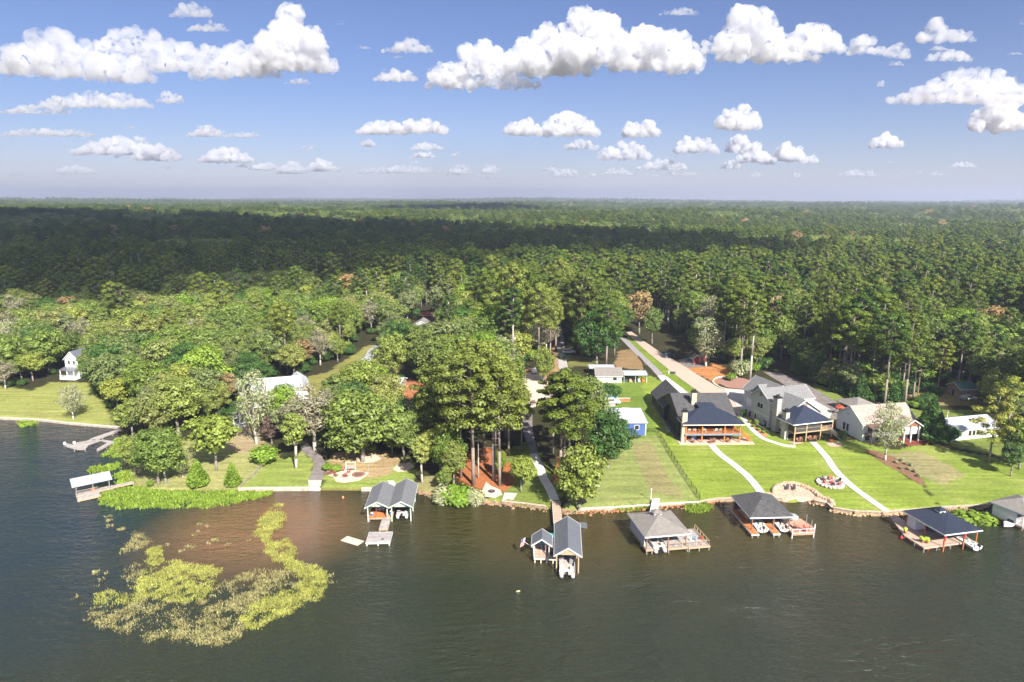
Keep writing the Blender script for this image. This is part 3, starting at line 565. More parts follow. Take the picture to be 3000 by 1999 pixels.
def walls(t,x0,x1,y0,y1,z0,ze,m,zr=None,ax='x',name='wall'):
    mb=MB()
    if zr is None: mb.box(x0,y0,z0,x1,y1,ze)
    elif ax=='x': c=(y0+y1)/2; mb.prism([(x0,y0,z0),(x0,y1,z0),(x0,y1,ze),(x0,c,zr),(x0,y0,ze)],(x1-x0,0,0))
    else: c=(x0+x1)/2; mb.prism([(x0,y0,z0),(x1,y0,z0),(x1,y0,ze),(c,y0,zr),(x0,y0,ze)],(0,y1-y0,0))
    return mb.build(name,m,t)
def win(t,face,u,z,w,h,c,fr=WHITE,name='window',gl=GLASS,n=1):
    "window on a wall: face '-y','+y','-x','+x', c = wall coordinate, u = centre along the wall"
    f=MB(); g=MB(); s=-1 if face[0]=='-' else 1; o=c+s*.03; q=c+s*.07; b=.09
    def bx(mb,u0,u1,z0,z1,a,e):
        a,e=min(a,e),max(a,e)
        mb.box(u0,a,z0,u1,e,z1) if face[1]=='y' else mb.box(a,u0,z0,e,u1,z1)
    for (u0,u1,z0,z1) in ((u-w/2-b,u+w/2+b,z-b,z),(u-w/2-b,u+w/2+b,z+h,z+h+b),(u-w/2-b,u-w/2,z,z+h),(u+w/2,u+w/2+b,z,z+h)): bx(f,u0,u1,z0,z1,c-s*.02,q)
    for i in range(1,n): v=u-w/2+w*i/n; bx(f,v-.04,v+.04,z,z+h,c-s*.02,q)
    fo=f.build(name,fr,t); bx(g,u-w/2,u+w/2,z,z+h,c-s*.02,o); g.build('pane' if gl is GLASS else 'panel',gl,fo); return fo
def chimney(t,x,y,z0,z1,w,d,m,cap=BLACKM):
    mb=MB(); mb.box(x-w/2,y-d/2,z0,x+w/2,y+d/2,z1); o=mb.build('chimney',m,t)
    c=MB(); c.box(x-w/2-.12,y-d/2-.12,z1,x+w/2+.12,y+d/2+.12,z1+.28); c.build('chimney_cap',cap,o)
    for k in (-.22,.22):
        q=MB(); q.tube((x+k*w,y,z1+.28),(x+k*w,y,z1+.75),.16,.16,8); q.tube((x+k*w,y,z1+.75),(x+k*w,y,z1+.85),.24,.2,8); q.build('flue',cap,o)
    return o
def box_part(t,name,b,m): mb=MB(); mb.box(*b); return mb.build(name,m,t)
def rail(t,pts,z,m,h=1.,name='railing',sp=1.6,infill=True,mi=None):
    mb=MB(); n=0
    for a,b in zip(pts[:-1],pts[1:]):
        a=Vector((*a,z)) if len(a)==2 else Vector(a); b=Vector((*b,z)) if len(b)==2 else Vector(b); L_=(b-a).length; k=max(1,round(L_/sp)); up=Vector((0,0,h))
        mb.beam(a+up,b+up,.09,.06); mb.beam(a+Vector((0,0,.15)),b+Vector((0,0,.15)),.05,.05)
        for i in range(k+1): p=a.lerp(b,i/k); mb.box(p.x-.05,p.y-.05,p.z,p.x+.05,p.y+.05,p.z+h-.01)
        if infill:
            for q in (.35,.55,.75): mb.beam(a+Vector((0,0,q*h)),b+Vector((0,0,q*h)),.02,.02)
    return mb.build(name,m,t)
def stairs(t,a,b,w,m,n=10,name='stairs'):
    "flight from low point a to high point b"
    a=Vector(a);b=Vector(b); d=Vector((b.x-a.x,b.y-a.y,0)); l=Vector((-d.y,d.x,0)).normalized()*w/2; mb=MB()
    for i in range(n):
        p=a.lerp(b,i/n);q=a.lerp(b,(i+1)/n); z=q.z; mb.add([p-l+Vector((0,0,z-p.z-.06)),p+l+Vector((0,0,z-p.z-.06)),q+l+Vector((0,0,z-q.z-.06)),q-l+Vector((0,0,z-q.z-.06))]+[p-l+Vector((0,0,z-p.z)),p+l+Vector((0,0,z-p.z)),q+l+Vector((0,0,z-q.z)),q-l+Vector((0,0,z-q.z))],[(0,3,2,1),(4,5,6,7),(0,1,5,4),(1,2,6,5),(2,3,7,6),(3,0,4,7)])
    for s in (-1,1): mb.beam(a+l*s,b+l*s,.08,.3)
    return mb.build(name,m,t)
def chair(loc,rot,m,label,group=None,name='chair'):
    t=thing(name,label,'chair',loc,rot,group); s=MB(); s.box(-.3,-.3,.34,.3,.28,.4); s.build('seat',m,t); b=MB(); b.prism([(-.3,.26,.38),(.3,.26,.38),(.32,.5,1.),(-.32,.5,1.)],(0,.05,0)); b.build('backrest',m,t)
    for x in (-.32,.32): a=MB(); a.box(x-.06,-.32,.56,x+.06,.3,.61); a.box(x-.04,-.3,0,x+.04,-.22,.56); a.box(x-.04,.22,0,x+.04,.3,.56); a.build('armrest',m,t)
    return t
def umbrella(loc,h,r,m,label,tilt=0,open_=True):
    t=thing('umbrella',label,'parasol',loc); t.rotation_euler=(tilt,0,0); p=MB(); p.tube((0,0,0),(0,0,h),.035,.035,8); p.build('pole',WHITE,t); c=MB(); n=8
    if open_:
        vs=[(0,0,h)]+[(r*math.cos(2*math.pi*i/n),r*math.sin(2*math.pi*i/n),h-r*.35) for i in range(n)]; c.add(vs,[(0,1+i,1+(i+1)%n) for i in range(n)]); c.add([(x,y,z-.04) for x,y,z in vs],[(0,1+(i+1)%n,1+i) for i in range(n)])
    else: c.tube((0,0,h*.45),(0,0,h),.22,.04,8)
    c.build('canopy',m,t); b=MB(); b.tube((0,0,0),(0,0,.12),.3,.3,12); b.build('base',CONC,t); return t
exec_houses=True
# ------------------------------------------------------------------ black house with lake porch
GZB=H(48,157)
t=thing('black_house','black sided house with charcoal shingle roof and orange cedar lake porch','house',(41.4,157.,0),R(1.5))
walls(t,.0,13.9,4.2,20.5,1.2,7.25,BLK,10.6,'x'); gable(t,0,13.9,4.2,20.5,7.25,10.6,'x',SHING,.35,.18,.3,fascia=BLACKM)
walls(t,-.9,6.6,15.,29.3,1.5,6.1,BLK,9.6,'y','garage_wall'); gable(t,-.9,6.6,15.,29.3,6.1,9.6,'y',SHING,.35,.18,.3,'garage_roof',fascia=BLACKM)
walls(t,6.6,9.6,20.5,27.,2.,5.2,mat('grey_render',(.3,.3,.3),.8),name='entry_wall'); hip(t,6.6,9.6,20.5,27.,5.2,6.3,METALD,(7.6,22),(7.6,25.5),.4,seam=.5,name='entry_roof')
hip(t,.2,14.3,-.3,4.7,6.55,9.25,METALD,(5.0,4.2),(9.2,4.2),.45,seam=.42,name='porch_roof',fascia=CREAM)
b_=MB(); b_.prism([(5.,4.2,9.2),(9.2,4.2,9.2),(9.2,8.,9.4),(5.,8.,9.4)],(0,0,.18)); b_.build('porch_roof_saddle',METALD,t)
box_part(t,'deck',(.6,-.2,3.95,14.0,4.2,4.2),DECKO); box_part(t,'deck_rim',(.45,-.35,3.75,14.15,-.2,4.2),mat('slate_rim',(.2,.23,.27),.7)); box_part(t,'patio',(-1.0,-1.2,1.2,17.3,4.2,1.9),mat('pink_patio',(.6,.42,.33),.9,.12,1))
for x in (.75,4.7,10.2,13.9): box_part(t,'porch_post',(x-.14,-.12,1.8,x+.14,.16,6.5),CEDARW)
rail(t,[(.75,0),(13.9,0),(13.9,3.9)],4.2,CEDARW,1.05); rail(t,[(.75,3.9),(.75,0)],4.2,CEDARW,1.05)
stairs(t,(17.,.9,1.9),(14.1,.9,4.2),1.3,CEDARW); rail(t,[(14.1,.3,4.2),(17.,.3,2.)],0,CEDARW,1.,infill=False,sp=1.); rail(t,[(14.1,1.5,4.2),(17.,1.5,2.)],0,CEDARW,1.,infill=False,sp=1.)
for x in (2.,4.5,7.,9.5,12.): win(t,'-y',x,4.6,1.5,1.7,4.2,BLACKM)
for x in (3.,6.5,10.,12.6): win(t,'-y',x,2.,1.6,1.6,4.2,BLACKM)
for y,z in ((7.,3.),(12.,6.3)): win(t,'-x',y,z,.9,1.3,0,BLACKM)
win(t,'-x',20,4.,.9,1.2,-.9,BLACKM); win(t,'-x',26,4.,.9,1.2,-.9,BLACKM)
chimney(t,4.7,8.4,7.,12.1,1.25,1.,BRICKC); chimney(t,.35,.6,1.5,9.5,1.2,1.,BRICKC)
_q=MB(); _q.prism([(-1.1,7.5,1.),(-1.1,28.5,1.),(-1.1,28.5,3.15),(-1.1,20,3.1),(-1.1,7.5,2.1)],(.2,0,0)); _q.build('retaining_wall',mat('grey_block_wall',(.22,.2,.18),.9,.2,2),t)
bhm=lambda x,y,z:Matrix.Translation((41.4,157.,0))@Matrix.Rotation(R(1.5),4,'Z')@Vector((x,y,z))
for i,(x,y,c) in enumerate([(1.8,1.,WHITE),(3.2,1.3,WHITE),(5.6,1.1,WHITE),(8.3,1.2,WHITE),(9.2,1.,mat('mint_cushion',(.4,.6,.5),.8))]): chair(bhm(x,y,4.2),rr.uniform(-.5,.5)+3.14,c,'%s porch chair on the orange deck, %s from the left'%('mint green' if i==4 else 'white',['first','second','third','fourth','fifth'][i]))
for i,(x,y) in enumerate([(2.6,.4),(6.8,0),(7.6,.5),(11.2,.6)]): chair(bhm(x,y-.7,1.9),rr.uniform(-1,1),mat('brown_wicker',(.25,.12,.07),.9),'brown patio chair under the orange deck, %s from the left'%['first','second','third','last'][i])
_t=thing('ice_chest','bright blue tub standing under the orange porch deck','tub',bhm(3.2,2.,1.9)); _b=MB(); _b.tube((0,0,0),(0,0,.8),.5,.6,14); _b.build('body',mat('bright_blue',(.02,.2,.6),.4),_t); _b=MB(); _b.tube((0,0,.8),(0,0,.86),.64,.64,14); _b.build('rim',WHITE,_t)
_t=thing('hot_tub','dark round hot tub under the orange porch deck','hot tub',bhm(7.6,2.4,1.9)); _b=MB(); _b.tube((0,0,0),(0,0,.85),1.1,1.15,20); _b.build('shell',mat('dark_panel',(.03,.03,.035),.6),_t); _b=MB(); _b.tube((0,0,.85),(0,0,.95),1.2,1.15,20); _b.build('cover',mat('dark_cover',(.06,.06,.065),.7),_t)
for i,(x,y) in enumerate([(-1.7,9.),(-2.,7.2)]):
    _t=thing('heat_pump','air conditioning unit beside the black house wall, '+['nearer the chimney corner','nearer the garage'][1-i],'air conditioner',bhm(x+.3,y,2.1)); _b=MB(); _b.box(-.4,-.4,0,.4,.4,.85); _b.build('case',mat('grey_case',(.35,.36,.36),.5),_t,bevel=.04); _b=MB(); _b.tube((0,0,.85),(0,0,.9),.32,.32,14); _b.build('fan_grille',BLACKM,_t)
# ------------------------------------------------------------------ big grey house with screened porch
G0=(68.5,157.2); GR=17; t=thing('grey_house','large pale grey house of several gables with screened porch on posts','house',(*G0,0),R(GR))
ghm=lambda x,y,z:Matrix.Translation((*G0,0))@Matrix.Rotation(R(GR),4,'Z')@Vector((x,y,z))
walls(t,.4,13.4,10.2,17.7,1.,9.2,GSID,11.6,'x'); gable(t,.4,13.4,10.2,17.7,9.2,11.6,'x',SHGREY,.4,.18,.45,fascia=WHITE)
walls(t,1.2,11.4,4.8,10.4,1.,7.3,GSID,10.5,'y','wing_wall'); gable(t,1.2,11.4,4.8,12.6,7.3,10.6,'y',SHGREY,.4,.18,.45,'wing_roof',fascia=WHITE)
walls(t,5.2,12.8,17.5,27.6,1.5,7.8,GSID,10.8,'y','garage_wall'); gable(t,5.2,12.8,17.,27.6,7.8,10.9,'y',SHGREY,.4,.18,.45,'garage_roof',fascia=WHITE)
walls(t,5.5,8.5,20.2,23.2,7.,8.9,GSID,10.2,'x','dormer_wall'); gable(t,5.5,8.9,20.2,23.2,8.9,10.2,'x',SHGREY,.25,.12,.3,'dormer_roof',fascia=WHITE); win(t,'-x',21.7,7.75,1.1,1.2,5.5,BLACKM,n=2)
hip(t,-.8,9.6,-.4,4.8,6.7,9.7,METALD,(5.2,3.4),(5.2,5.6),.5,seam=0,name='porch_roof',fascia=WHITE)
box_part(t,'porch_floor',(-.1,-.1,4.1,9.5,4.8,4.35),WOODT); box_part(t,'patio',(-.6,-.8,1.,9.6,4.8,1.85),mat('pink_patio',(.6,.42,.33)))
for x in (0,3.4,7.6,11.): box_part(t,'porch_post',(x-.12,-.12,1.6,x+.12,.12,6.75),WOODT)
for x in (0,7.6): box_part(t,'porch_post',(x-.12,4.3,1.6,x+.12,4.54,6.75),mat('dark_stained_post',(.08,.055,.04),.8))
for a,b in ((.12,3.28),(3.52,7.48)):
    f=box_part(t,'screen_panel',(a,-.03,4.45,b,.03,6.5),SCREEN); q=MB(); q.beam((a,-.06,5.3),(b,-.06,5.3),.05,.06); q.build('screen_rail',WOODT,f)
box_part(t,'screen_panel',(-.03,.15,4.45,.03,4.3,6.5),SCREEN); box_part(t,'trim_band',(.36,10.15,4.9,.42,17.7,5.1),WHITE); box_part(t,'trim_band',(1.16,4.75,4.4,1.22,10.4,4.6),WHITE)
rail(t,[(7.7,0),(10.9,0)],4.35,WOODT); box_part(t,'stair_landing',(9.5,-.1,4.1,11.2,1.8,4.35),WOODT); stairs(t,(12.5,-2.6,1.8),(10.6,0.,4.3),1.2,GREYW,12); rail(t,[(9.9,-.2,4.3),(11.9,-2.9,1.9)],0,GREYW,.95,infill=False)
chimney(t,.75,8.,1.5,10.9,1.3,1.7,GBRICK); chimney(t,-.45,3.,1.5,8.9,1.1,1.4,GBRICK)
for u,z,w,n in ((14.,6.4,2.2,2),(12.,3.,.7,1),(15.6,3.,.7,1)): win(t,'-x',u,z,w,1.3,.4,WHITE,n=n)
win(t,'-x',11.4,1.9,1.1,2.,.4,WHITE,'door',DARKIN); win(t,'-x',9.4,4.9,1.,1.5,1.2,WHITE); win(t,'-x',5.8,4.9,1.1,1.5,1.2,WHITE); win(t,'-x',6.6,2.4,1.2,.8,1.2,WHITE)
win(t,'-x',24.5,2.9,3.2,2.4,5.2,WHITE,'garage_door',WHITE); win(t,'-x',20.4,2.9,3.2,2.4,5.2,WHITE,'garage_door',WHITE)
box_part(t,'attic_vent',(.33,13.4,9.6,.4,14.5,10.6),mat('brown_vent',(.3,.2,.14),.8)); box_part(t,'gable_ornament',(5.4,4.72,9.,7.2,4.8,9.8),mat('brown_vent',(.3,.2,.14),.8))
hip(t,3.,5.2,17.9,20.,5.2,5.9,METALD,(4.4,18.6),(4.4,19.4),.3,name='entry_roof'); box_part(t,'entry_post',(3.,17.9,2.,3.25,18.15,5.2),WOODT)
for i,(x,y) in enumerate([(1.2,-.1),(2.3,.3),(4.6,.1),(5.4,.4),(6.2,0)]): chair(ghm(x,y,1.85),rr.uniform(-.6,.6),mat('brown_wicker',(.25,.12,.07)),'brown patio chair below the screened porch, %s from the left'%['first','second','third','fourth','fifth'][i])
_t=thing('garden_wall','curved white topped wall beside the grey house basement door','wall',ghm(-.6,12,2)); _b=MB(); _b.path([(-.3,2.2,.6),(-.9,.4,.6),(-.2,-2.5,.5),(.2,-5.,.3),(.3,-5.2,-.6)],.16,.16,6); _b.path([(-.3,2.2,.2),(-.9,.4,.1),(-.2,-2.5,-.1),(.2,-5.,-.2)],.2,.2,6); _b.build('coping',CONCP,_t)
_t=thing('table','small table with red cloth on the slab under the grey house stairs','table',P(2436,1298,.02)); _b=MB(); _b.tube((0,0,.7),(0,0,.75),.6,.6,12); _b.build('top',mat('red_cloth',(.6,.04,.04),.7),_t); _b=MB(); _b.tube((0,0,0),(0,0,.7),.06,.06,6); _b.build('leg',GREYW,_t)
sheet('paving',[(2418,1298),(2462,1296),(2466,1310),(2432,1310)],STONEP,.07)
# ------------------------------------------------------------------ white gabled house on the right
t=thing('white_house','white two storey house with pinkish brown roof and lake side balcony','house',(85.2,157.8,0),R(11))
walls(t,0,14.8,0,9.6,1.2,6.35,WSID,9.5,'x'); gable(t,0,14.8,0,9.6,6.35,9.5,'x',SHBROWN,.35,.16,.35,fascia=WHITE)
win(t,'-x',6.6,2.9,.9,1.9,0,WHITE); win(t,'-x',5.3,2.9,.9,1.9,0,WHITE); box_part(t,'gable_vent',(-.06,5.,7.2,0,6.4,7.35),mat('brown_vent',(.3,.2,.14)))
q=MB(); q.box(.6,-2.6,3.9,8.5,0,4.1); q.build('balcony',mat('dark_stained_post',(.08,.055,.04)),t); q=MB(); q.prism([(.4,-2.8,5.95),(8.6,-2.8,5.95),(8.6,0,6.3),(.4,0,6.3)],(0,0,.1)); q.build('balcony_roof',mat('brown_shingles',(.16,.09,.075),.9,.2,2),t)
for x in (.7,4.6,8.3): box_part(t,'balcony_post',(x-.08,-2.55,1.2,x+.08,-2.4,6.),mat('dark_stained_post',(.08,.055,.04)))
rail(t,[(.7,-2.5),(8.4,-2.5)],4.1,WHITE,.9,sp=.9)
walls(t,9.3,13.3,-2.4,0,4.,6.2,WHITE,name='porch_wall'); gable(t,9.,13.8,-3.,1.5,6.2,7.7,'y',SHBROWN,.3,.12,.3,'porch_roof',fascia=WHITE); q=MB(); q.prism([(9.2,-2.95,6.25),(13.6,-2.95,6.25),(11.4,-2.95,7.55)],(0,.1,0)); q.build('porch_gable',mat('red_gable_shakes',(.3,.1,.06),.9),t)
for x in (9.3,11.2,13.4): box_part(t,'porch_column',(x-.14,-2.9,1.4,x+.14,-2.62,6.2),WHITE)
for x in (15.,16.6): box_part(t,'pergola_column',(x-.14,-2.2,1.3,x+.14,-1.92,4.4),WHITE)
q=MB(); q.box(14.2,-2.3,4.4,17.,-1.8,4.6); q.box(14.2,1.3,4.4,17.,1.6,4.6); [q.box(14.3+i*.5,-2.3,4.6,14.38+i*.5,1.6,4.72) for i in range(6)]; q.build('pergola_beam',WOODT,t)
box_part(t,'deck',(9.,-4.6,1.9,14.6,-.05,2.1),mat('red_stained_deck',(.22,.06,.04),.8)); rail(t,[(9.,-4.6),(14.6,-4.6),(14.6,-3.)],2.1,mat('red_stained_deck',(.22,.06,.04)),.9,infill=False); stairs(t,(16.2,-4.,.9),(14.6,-4.,2.05),1.2,mat('red_stained_deck',(.22,.06,.04)),5)
for x in (2.,4.,6.): win(t,'-y',x,4.3,1.3,1.6,0,WHITE)
for x in (1.5,4.5,7.5,11.,13.5): win(t,'-y',x,2.1,1.4,1.3,0,WHITE)
_t=thing('carport','open carport with broad grey hip roof behind the white gabled house','carport',(94.8,179.5,0),R(13)); hip(_t,-3.7,3.7,-4,4,4.9,6.7,SHTAN,(0,0),(0,0),.4)
for x in (-3.5,3.5):
    for y in (-3.8,3.8): box_part(_t,'post',(x-.09,y-.09,2.4,x+.09,y+.09,4.9),WHITE)
_t=thing('swing_set','red and orange playset behind the corner of the white house','playset',P(2460,1216)); _b=MB(); [_b.tube((x,y,0),(x*.8,y*.5,2.2),.07) for x in (-1,1) for y in (-.8,.8)]; _b.build('frame',WOODT,_t); _b=MB(); _b.prism([(-1.1,-.8,2.1),(1.1,-.8,2.1),(0,-.8,2.9)],(0,1.6,0)); _b.build('canopy',mat('red_canvas',(.6,.1,.06),.8),_t)
t=thing('low_white_house','low white house with a white metal roof behind the dark round bush','house',(108.,158.7,0),R(14))
walls(t,0,14,0,8.5,1.2,4.5,WSID,6.2,'x'); gable(t,0,14,0,8.5,4.5,6.2,'x',METALW,.3,.12,.3,seam=1.,fascia=WHITE)
for x in (5.,6.2,7.4): win(t,'-y',x,2.9,.7,1.1,0,mat('brown_vent',(.3,.2,.14)))
win(t,'-x',4,2.6,.9,1.2,0,WHITE); q=MB(); q.tube((2,4.2,6),(2,4.2,8.2),.08); q.build('vent_pipe',WHITE,t)
# ------------------------------------------------------------------ sheds and houses further back
t=thing('blue_shed','blue shed with white corner boards and white metal roof','shed',(24.5,161.6,0),R(1))
walls(t,0,8.9,0,8.6,1.2,5.1,BLUE); q=MB(); q.slab([(-.3,-.35,5.35),(9.3,-.35,5.35),(9.3,8.9,6.3),(-.3,8.9,6.3)],.15); q.build('roof',METALW,t)
for x in (0,8.75): box_part(t,'corner_board',(x-.03,-.05,1.2,x+.18,.12,5.15),WHITE)
win(t,'-y',6.6,3.5,1.,1.1,0,WHITE); win(t,'-y',2.6,3.5,1.,1.1,0,WHITE)
z=H(30,204); t=thing('garage','long cream garage with weathered grey shingle roof','garage',(26.2,203.8,z),0)
walls(t,0,7.7,0,7.4,-1,2.2,CREAM,3.9,'x'); gable(t,0,7.7,0,7.4,2.2,3.9,'x',SHTAN,.35,.14,.35,fascia=WHITE); win(t,'-x',3.5,.8,1.,1.,0,WHITE); win(t,'-y',5.6,.8,1.2,1.,0,WHITE)
q=MB(); q.slab([(-1.5,7.9,2.6),(6.9,7.9,2.6),(6.9,12,2.9),(-1.5,12,2.9)],.1); q.build('lean_to_roof',METALW,t); 
for x in (-1.3,2.7,6.7): box_part(t,'lean_to_post',(x-.07,11.7,-1,x+.07,11.85,2.75),GREYW)
t=thing('metal_carport','silver metal carport full of stored things beside the cream garage','carport',(34.6,204.,z),0); q=MB(); n=7; pr=[(0,2.1),(0,2.35),(.7,2.9),(2.5,3.15),(4.3,2.9),(5.,2.35),(5.,2.1)]
for a,b in zip(pr[:-1],pr[1:]): q.slab([(0,a[0],a[1]),(7.2,a[0],a[1]),(7.2,b[0],b[1]+1e-3),(0,b[0],b[1]+1e-3)],.05)
q.build('roof',METALW,t)
for x in (.1,3.6,7.1):
    for y in (.1,4.9): box_part(t,'post',(x-.05,y-.05,-.8,x+.05,y+.05,2.3),WHITE)
for i,(x,y,w,d,h,c,l) in enumerate([(.9,1.6,1.1,1.5,1.,(.05,.08,.07),'dark green mower'),(2.2,1.2,1.,1.6,.9,(.5,.33,.18),'stack of tan lumber'),(3.5,1.6,1.2,1.,.9,(.06,.06,.07),'black grill'),(4.8,1.2,.8,1.,1.1,(.6,.6,.6),'white cooler'),(6.1,1.4,1.,1.2,1.3,(.75,.2,.05),'orange crate')]):
    b=thing('stored_item','%s kept under the silver metal carport'%l,l.split()[-1],(34.6+x,204+y,z-.1)); c_=mat('store_%d'%i,c,.6); m_=MB(); m_.rbox(0,0,.12,w,d,h*.55,.1*i); m_.build('body',c_,b,bevel=.06); m_=MB(); m_.rbox(0,.15,.12+h*.55,w*.7,d*.5,h*.4,.1*i); m_.build('top',c_,b,bevel=.05); m_=MB()
    for sx in (-.35,.35):
        for sy in (-.35,.35): m_.tube((sx*w-.05,sy*d,.13),(sx*w+.05,sy*d,.13),.13,.13,8)
    m_.build('feet',BLACKM,b)
def smallhouse(name,label,px,rot,w,d,h,hr,wm_,rm,ax='x',cat='house',dz=0,wins=2,fascia=WHITE,doors=True):
    v=P(*px); t=thing(name,label,cat,v+Vector((0,0,dz)),R(rot)); walls(t,0,w,0,d,-1.2,h,wm_,hr,ax); gable(t,0,w,0,d,h,hr,ax,rm,.35,.14,.35,fascia=fascia)
    for i in range(wins): win(t,'-y',w*(i+.7)/(wins+.4),h*.45,.9,h*.32,0,WHITE)
    if doors: win(t,'-x',d*.5,.1,.95,min(2.,h*.8),0,WHITE,'door',DARKIN)
    return t
t=smallhouse('tall_white_house','narrow white gabled house with porch above the far left lawn',(196,1106),-8,4.8,8,6.2,8.6,WSID,METALG,'y',wins=0)
for x in (1.5,3.3): win(t,'-y',x,4.4,.7,1.3,0,WHITE)
q=MB(); q.prism([(-.5,-2.6,2.9),(5.3,-2.6,2.9),(5.3,0,3.4),(-.5,0,3.4)],(0,0,.12)); q.build('porch_roof',METALG,t); box_part(t,'porch_floor',(-.4,-2.5,-1,5.2,0,.5),WHITE); rail(t,[(-.3,-2.4),(5.1,-2.4)],.5,WHITE,.9,sp=.8)
for x in (0,2.4,4.8): box_part(t,'porch_post',(x-.1,-2.5,.4,x+.1,-2.3,2.95),WHITE)
smallhouse('white_cottage','white cottage mostly hidden by trees at the left frame edge',(-10,1055),10,8,8,4,6,WSID,METALG)
t=smallhouse('grey_roof_house','white house with pale grey metal roof half hidden among the oaks',(742,1196),18,13,9,4.6,7.2,WSID,METALW,'x',wins=4)
walls(t,9.5,15,2,10.5,-1,4.4,WSID,6.6,'y','wing_wall'); gable(t,9.5,15,2,10.5,4.4,6.6,'y',METALW,.3,.12,.3,'wing_roof',fascia=WHITE); gable(t,10,14.6,10.5,17.,3.6,5.4,'y',METALW,.3,.12,.3,'rear_roof',fascia=WHITE); walls(t,10,14.6,10.5,17.,-1,3.6,WSID,5.4,'y','rear_wall')
t=smallhouse('brick_house','long brick house with dusty red roof behind the rounded oak',(1165,1232),0,9.5,7,3.,4.7,BRICK,mat('dusty_red_roof',(.3,.1,.09),.9,.15,1.5),'x')
smallhouse('white_gable_house','white gabled house deep in the wood beside the tarmac lane',(1202,985),0,9,8,3.4,6.2,WSID,SHTAN,'y'); smallhouse('red_roof_cottage','small brick red cottage behind the white gable house in the wood',(1236,940),0,7,5,2.6,3.6,BRICK,mat('rust_roof',(.35,.1,.06),.9),'x',wins=1)
smallhouse('playhouse','small red playhouse with white trim beside the gravel drive','shed' and (2031,1066),0,2.2,2.2,2.,3.1,BARN,SHTAN,'y',cat='playhouse',wins=0); smallhouse('playhouse','second red shed right of the small red playhouse',(2054,1064),0,2.,2.2,2.1,3.3,BARN,METALW,'y',cat='playhouse',wins=0)
smallhouse('green_roof_cabin','small tan cabin with green roof in the right hand wood',(2811,1166),8,5,5,2.7,4.,mat('tan_boards',(.45,.3,.2),.8,.1,2),mat('green_metal',(.08,.2,.15),.5),'x',wins=1,cat='cabin')
smallhouse('brown_house','low brown roofed house glimpsed at the right frame edge',(2990,1212),5,10,8,3,4.6,mat('tan_boards',(.45,.3,.2)),SHTAN); smallhouse('white_outbuilding','white outbuilding showing between the oaks behind the sand pit',(968,1225),8,5,4,2.4,3.4,WSID,METALW,wins=1,cat='shed')
smallhouse('metal_shed','open shed with pale metal roof beside the tarmac lane',(1118,1138),-12,6,5,2.2,3.,GREYW,METALW,wins=0,cat='shed')
smallhouse('far_white_building','long white roofed building deep in the forest at the far right',(2930,790),0,26,14,8,12,WSID,METALW,cat='building',wins=0,dz=8,doors=False)
smallhouse('waterside_cabin','pale cabin glimpsed between the waterfront pine trunks',(1400,1262),5,7,6,2.8,4.2,WSID,SHTAN,wins=2,cat='cabin'); smallhouse('porch_cabin','white cabin behind the oaks right of the red brick house',(1140,1262),3,9,6,2.8,4.,WSID,METALW,wins=3,cat='cabin')
# gazebo
v=P(701,1249); t=thing('gazebo','small white gazebo with dark roof behind the peninsula trees','gazebo',v,0); q=MB(); n=6; pp=[(1.7*math.cos(i*math.pi/3),1.7*math.sin(i*math.pi/3)) for i in range(6)]
q.prism([(x,y,0) for x,y in pp],(0,0,.3)); q.build('floor',WHITE,t)
for x,y in pp: box_part(t,'post',(x*.93-.07,y*.93-.07,.3,x*.93+.07,y*.93+.07,2.6),WHITE)
q=MB(); q.add([(x*1.2,y*1.2,2.6) for x,y in pp]+[(0,0,3.9)],[(i,(i+1)%6,6) for i in range(6)]+[tuple(range(5,-1,-1))]); q.build('roof',SHTAN,t); rail(t,[(x*.93,y*.93) for x,y in pp],.3,WHITE,.8,sp=.6)
# ------------------------------------------------------------------ docks and boathouses (positions read at deck height)
def frame(a,b,c,z,aspx=True):
    "origin at a, x axis towards b, depth to c; pixels seen at height z -> loc, rot, width, depth"
    A,B,C=PZ(*a,z),PZ(*b,z),PZ(*c,z); d=(B-A); w=d.length; r=math.atan2(d.y,d.x); n=Vector((-math.sin(r),math.cos(r),0)); return A,r,w,(C-A).dot(n)
def deckp(t,x0,y0,x1,y1,z,m,name='deck',rim=WOODT,pile=True,sp=2.6,pm=None):
    o=box_part(t,name,(x0,y0,z-.08,x1,y1,z),m); q=MB(); k=.03
    q.box(x0-k,y0-k-.04,z-.3,x1+k,y0-k,z-.02); q.box(x0-k,y1+k,z-.3,x1+k,y1+k+.04,z-.02); q.box(x0-k-.04,y0-k,z-.3,x0-k,y1+k,z-.02); q.box(x1+k,y0-k,z-.3,x1+k+.04,y1+k,z-.02); q.build('rim',rim,o)
    if pile:
        nx=max(1,round((x1-x0)/sp)); ny=max(1,round((y1-y0)/sp))
        for i in range(nx+1):
            for j in range(ny+1):
                if 0<i<nx and 0<j<ny: continue
                x=x0+.12+(x1-x0-.24)*i/nx; y=y0+.12+(y1-y0-.24)*j/ny; p=MB(); p.tube((x,y,-1.6),(x,y,z-.1),.11,.11,8); p.build('piling',pm or GREYW,t)
    return o
def posts(t,xs,ys,z0,z1,m,w=.14):
    for x in xs:
        for y in ys: box_part(t,'roof_post',(x-w/2,y-w/2,z0,x+w/2,y+w/2,z1),m)
def outboard(t,x,y,z,m=BLACKM,s=1.):
    q=MB(); q.rbox(x,y,z+.25*s,.36*s,.5*s,.42*s); q.tube((x,y-.12*s,z+.25*s),(x,y-.2*s,z-.55*s),.09*s,.07*s,6); q.rbox(x,y-.2*s,z-.62*s,.08*s,.4*s,.14*s); o=q.build('outboard_motor',m,t,bevel=.04); return o
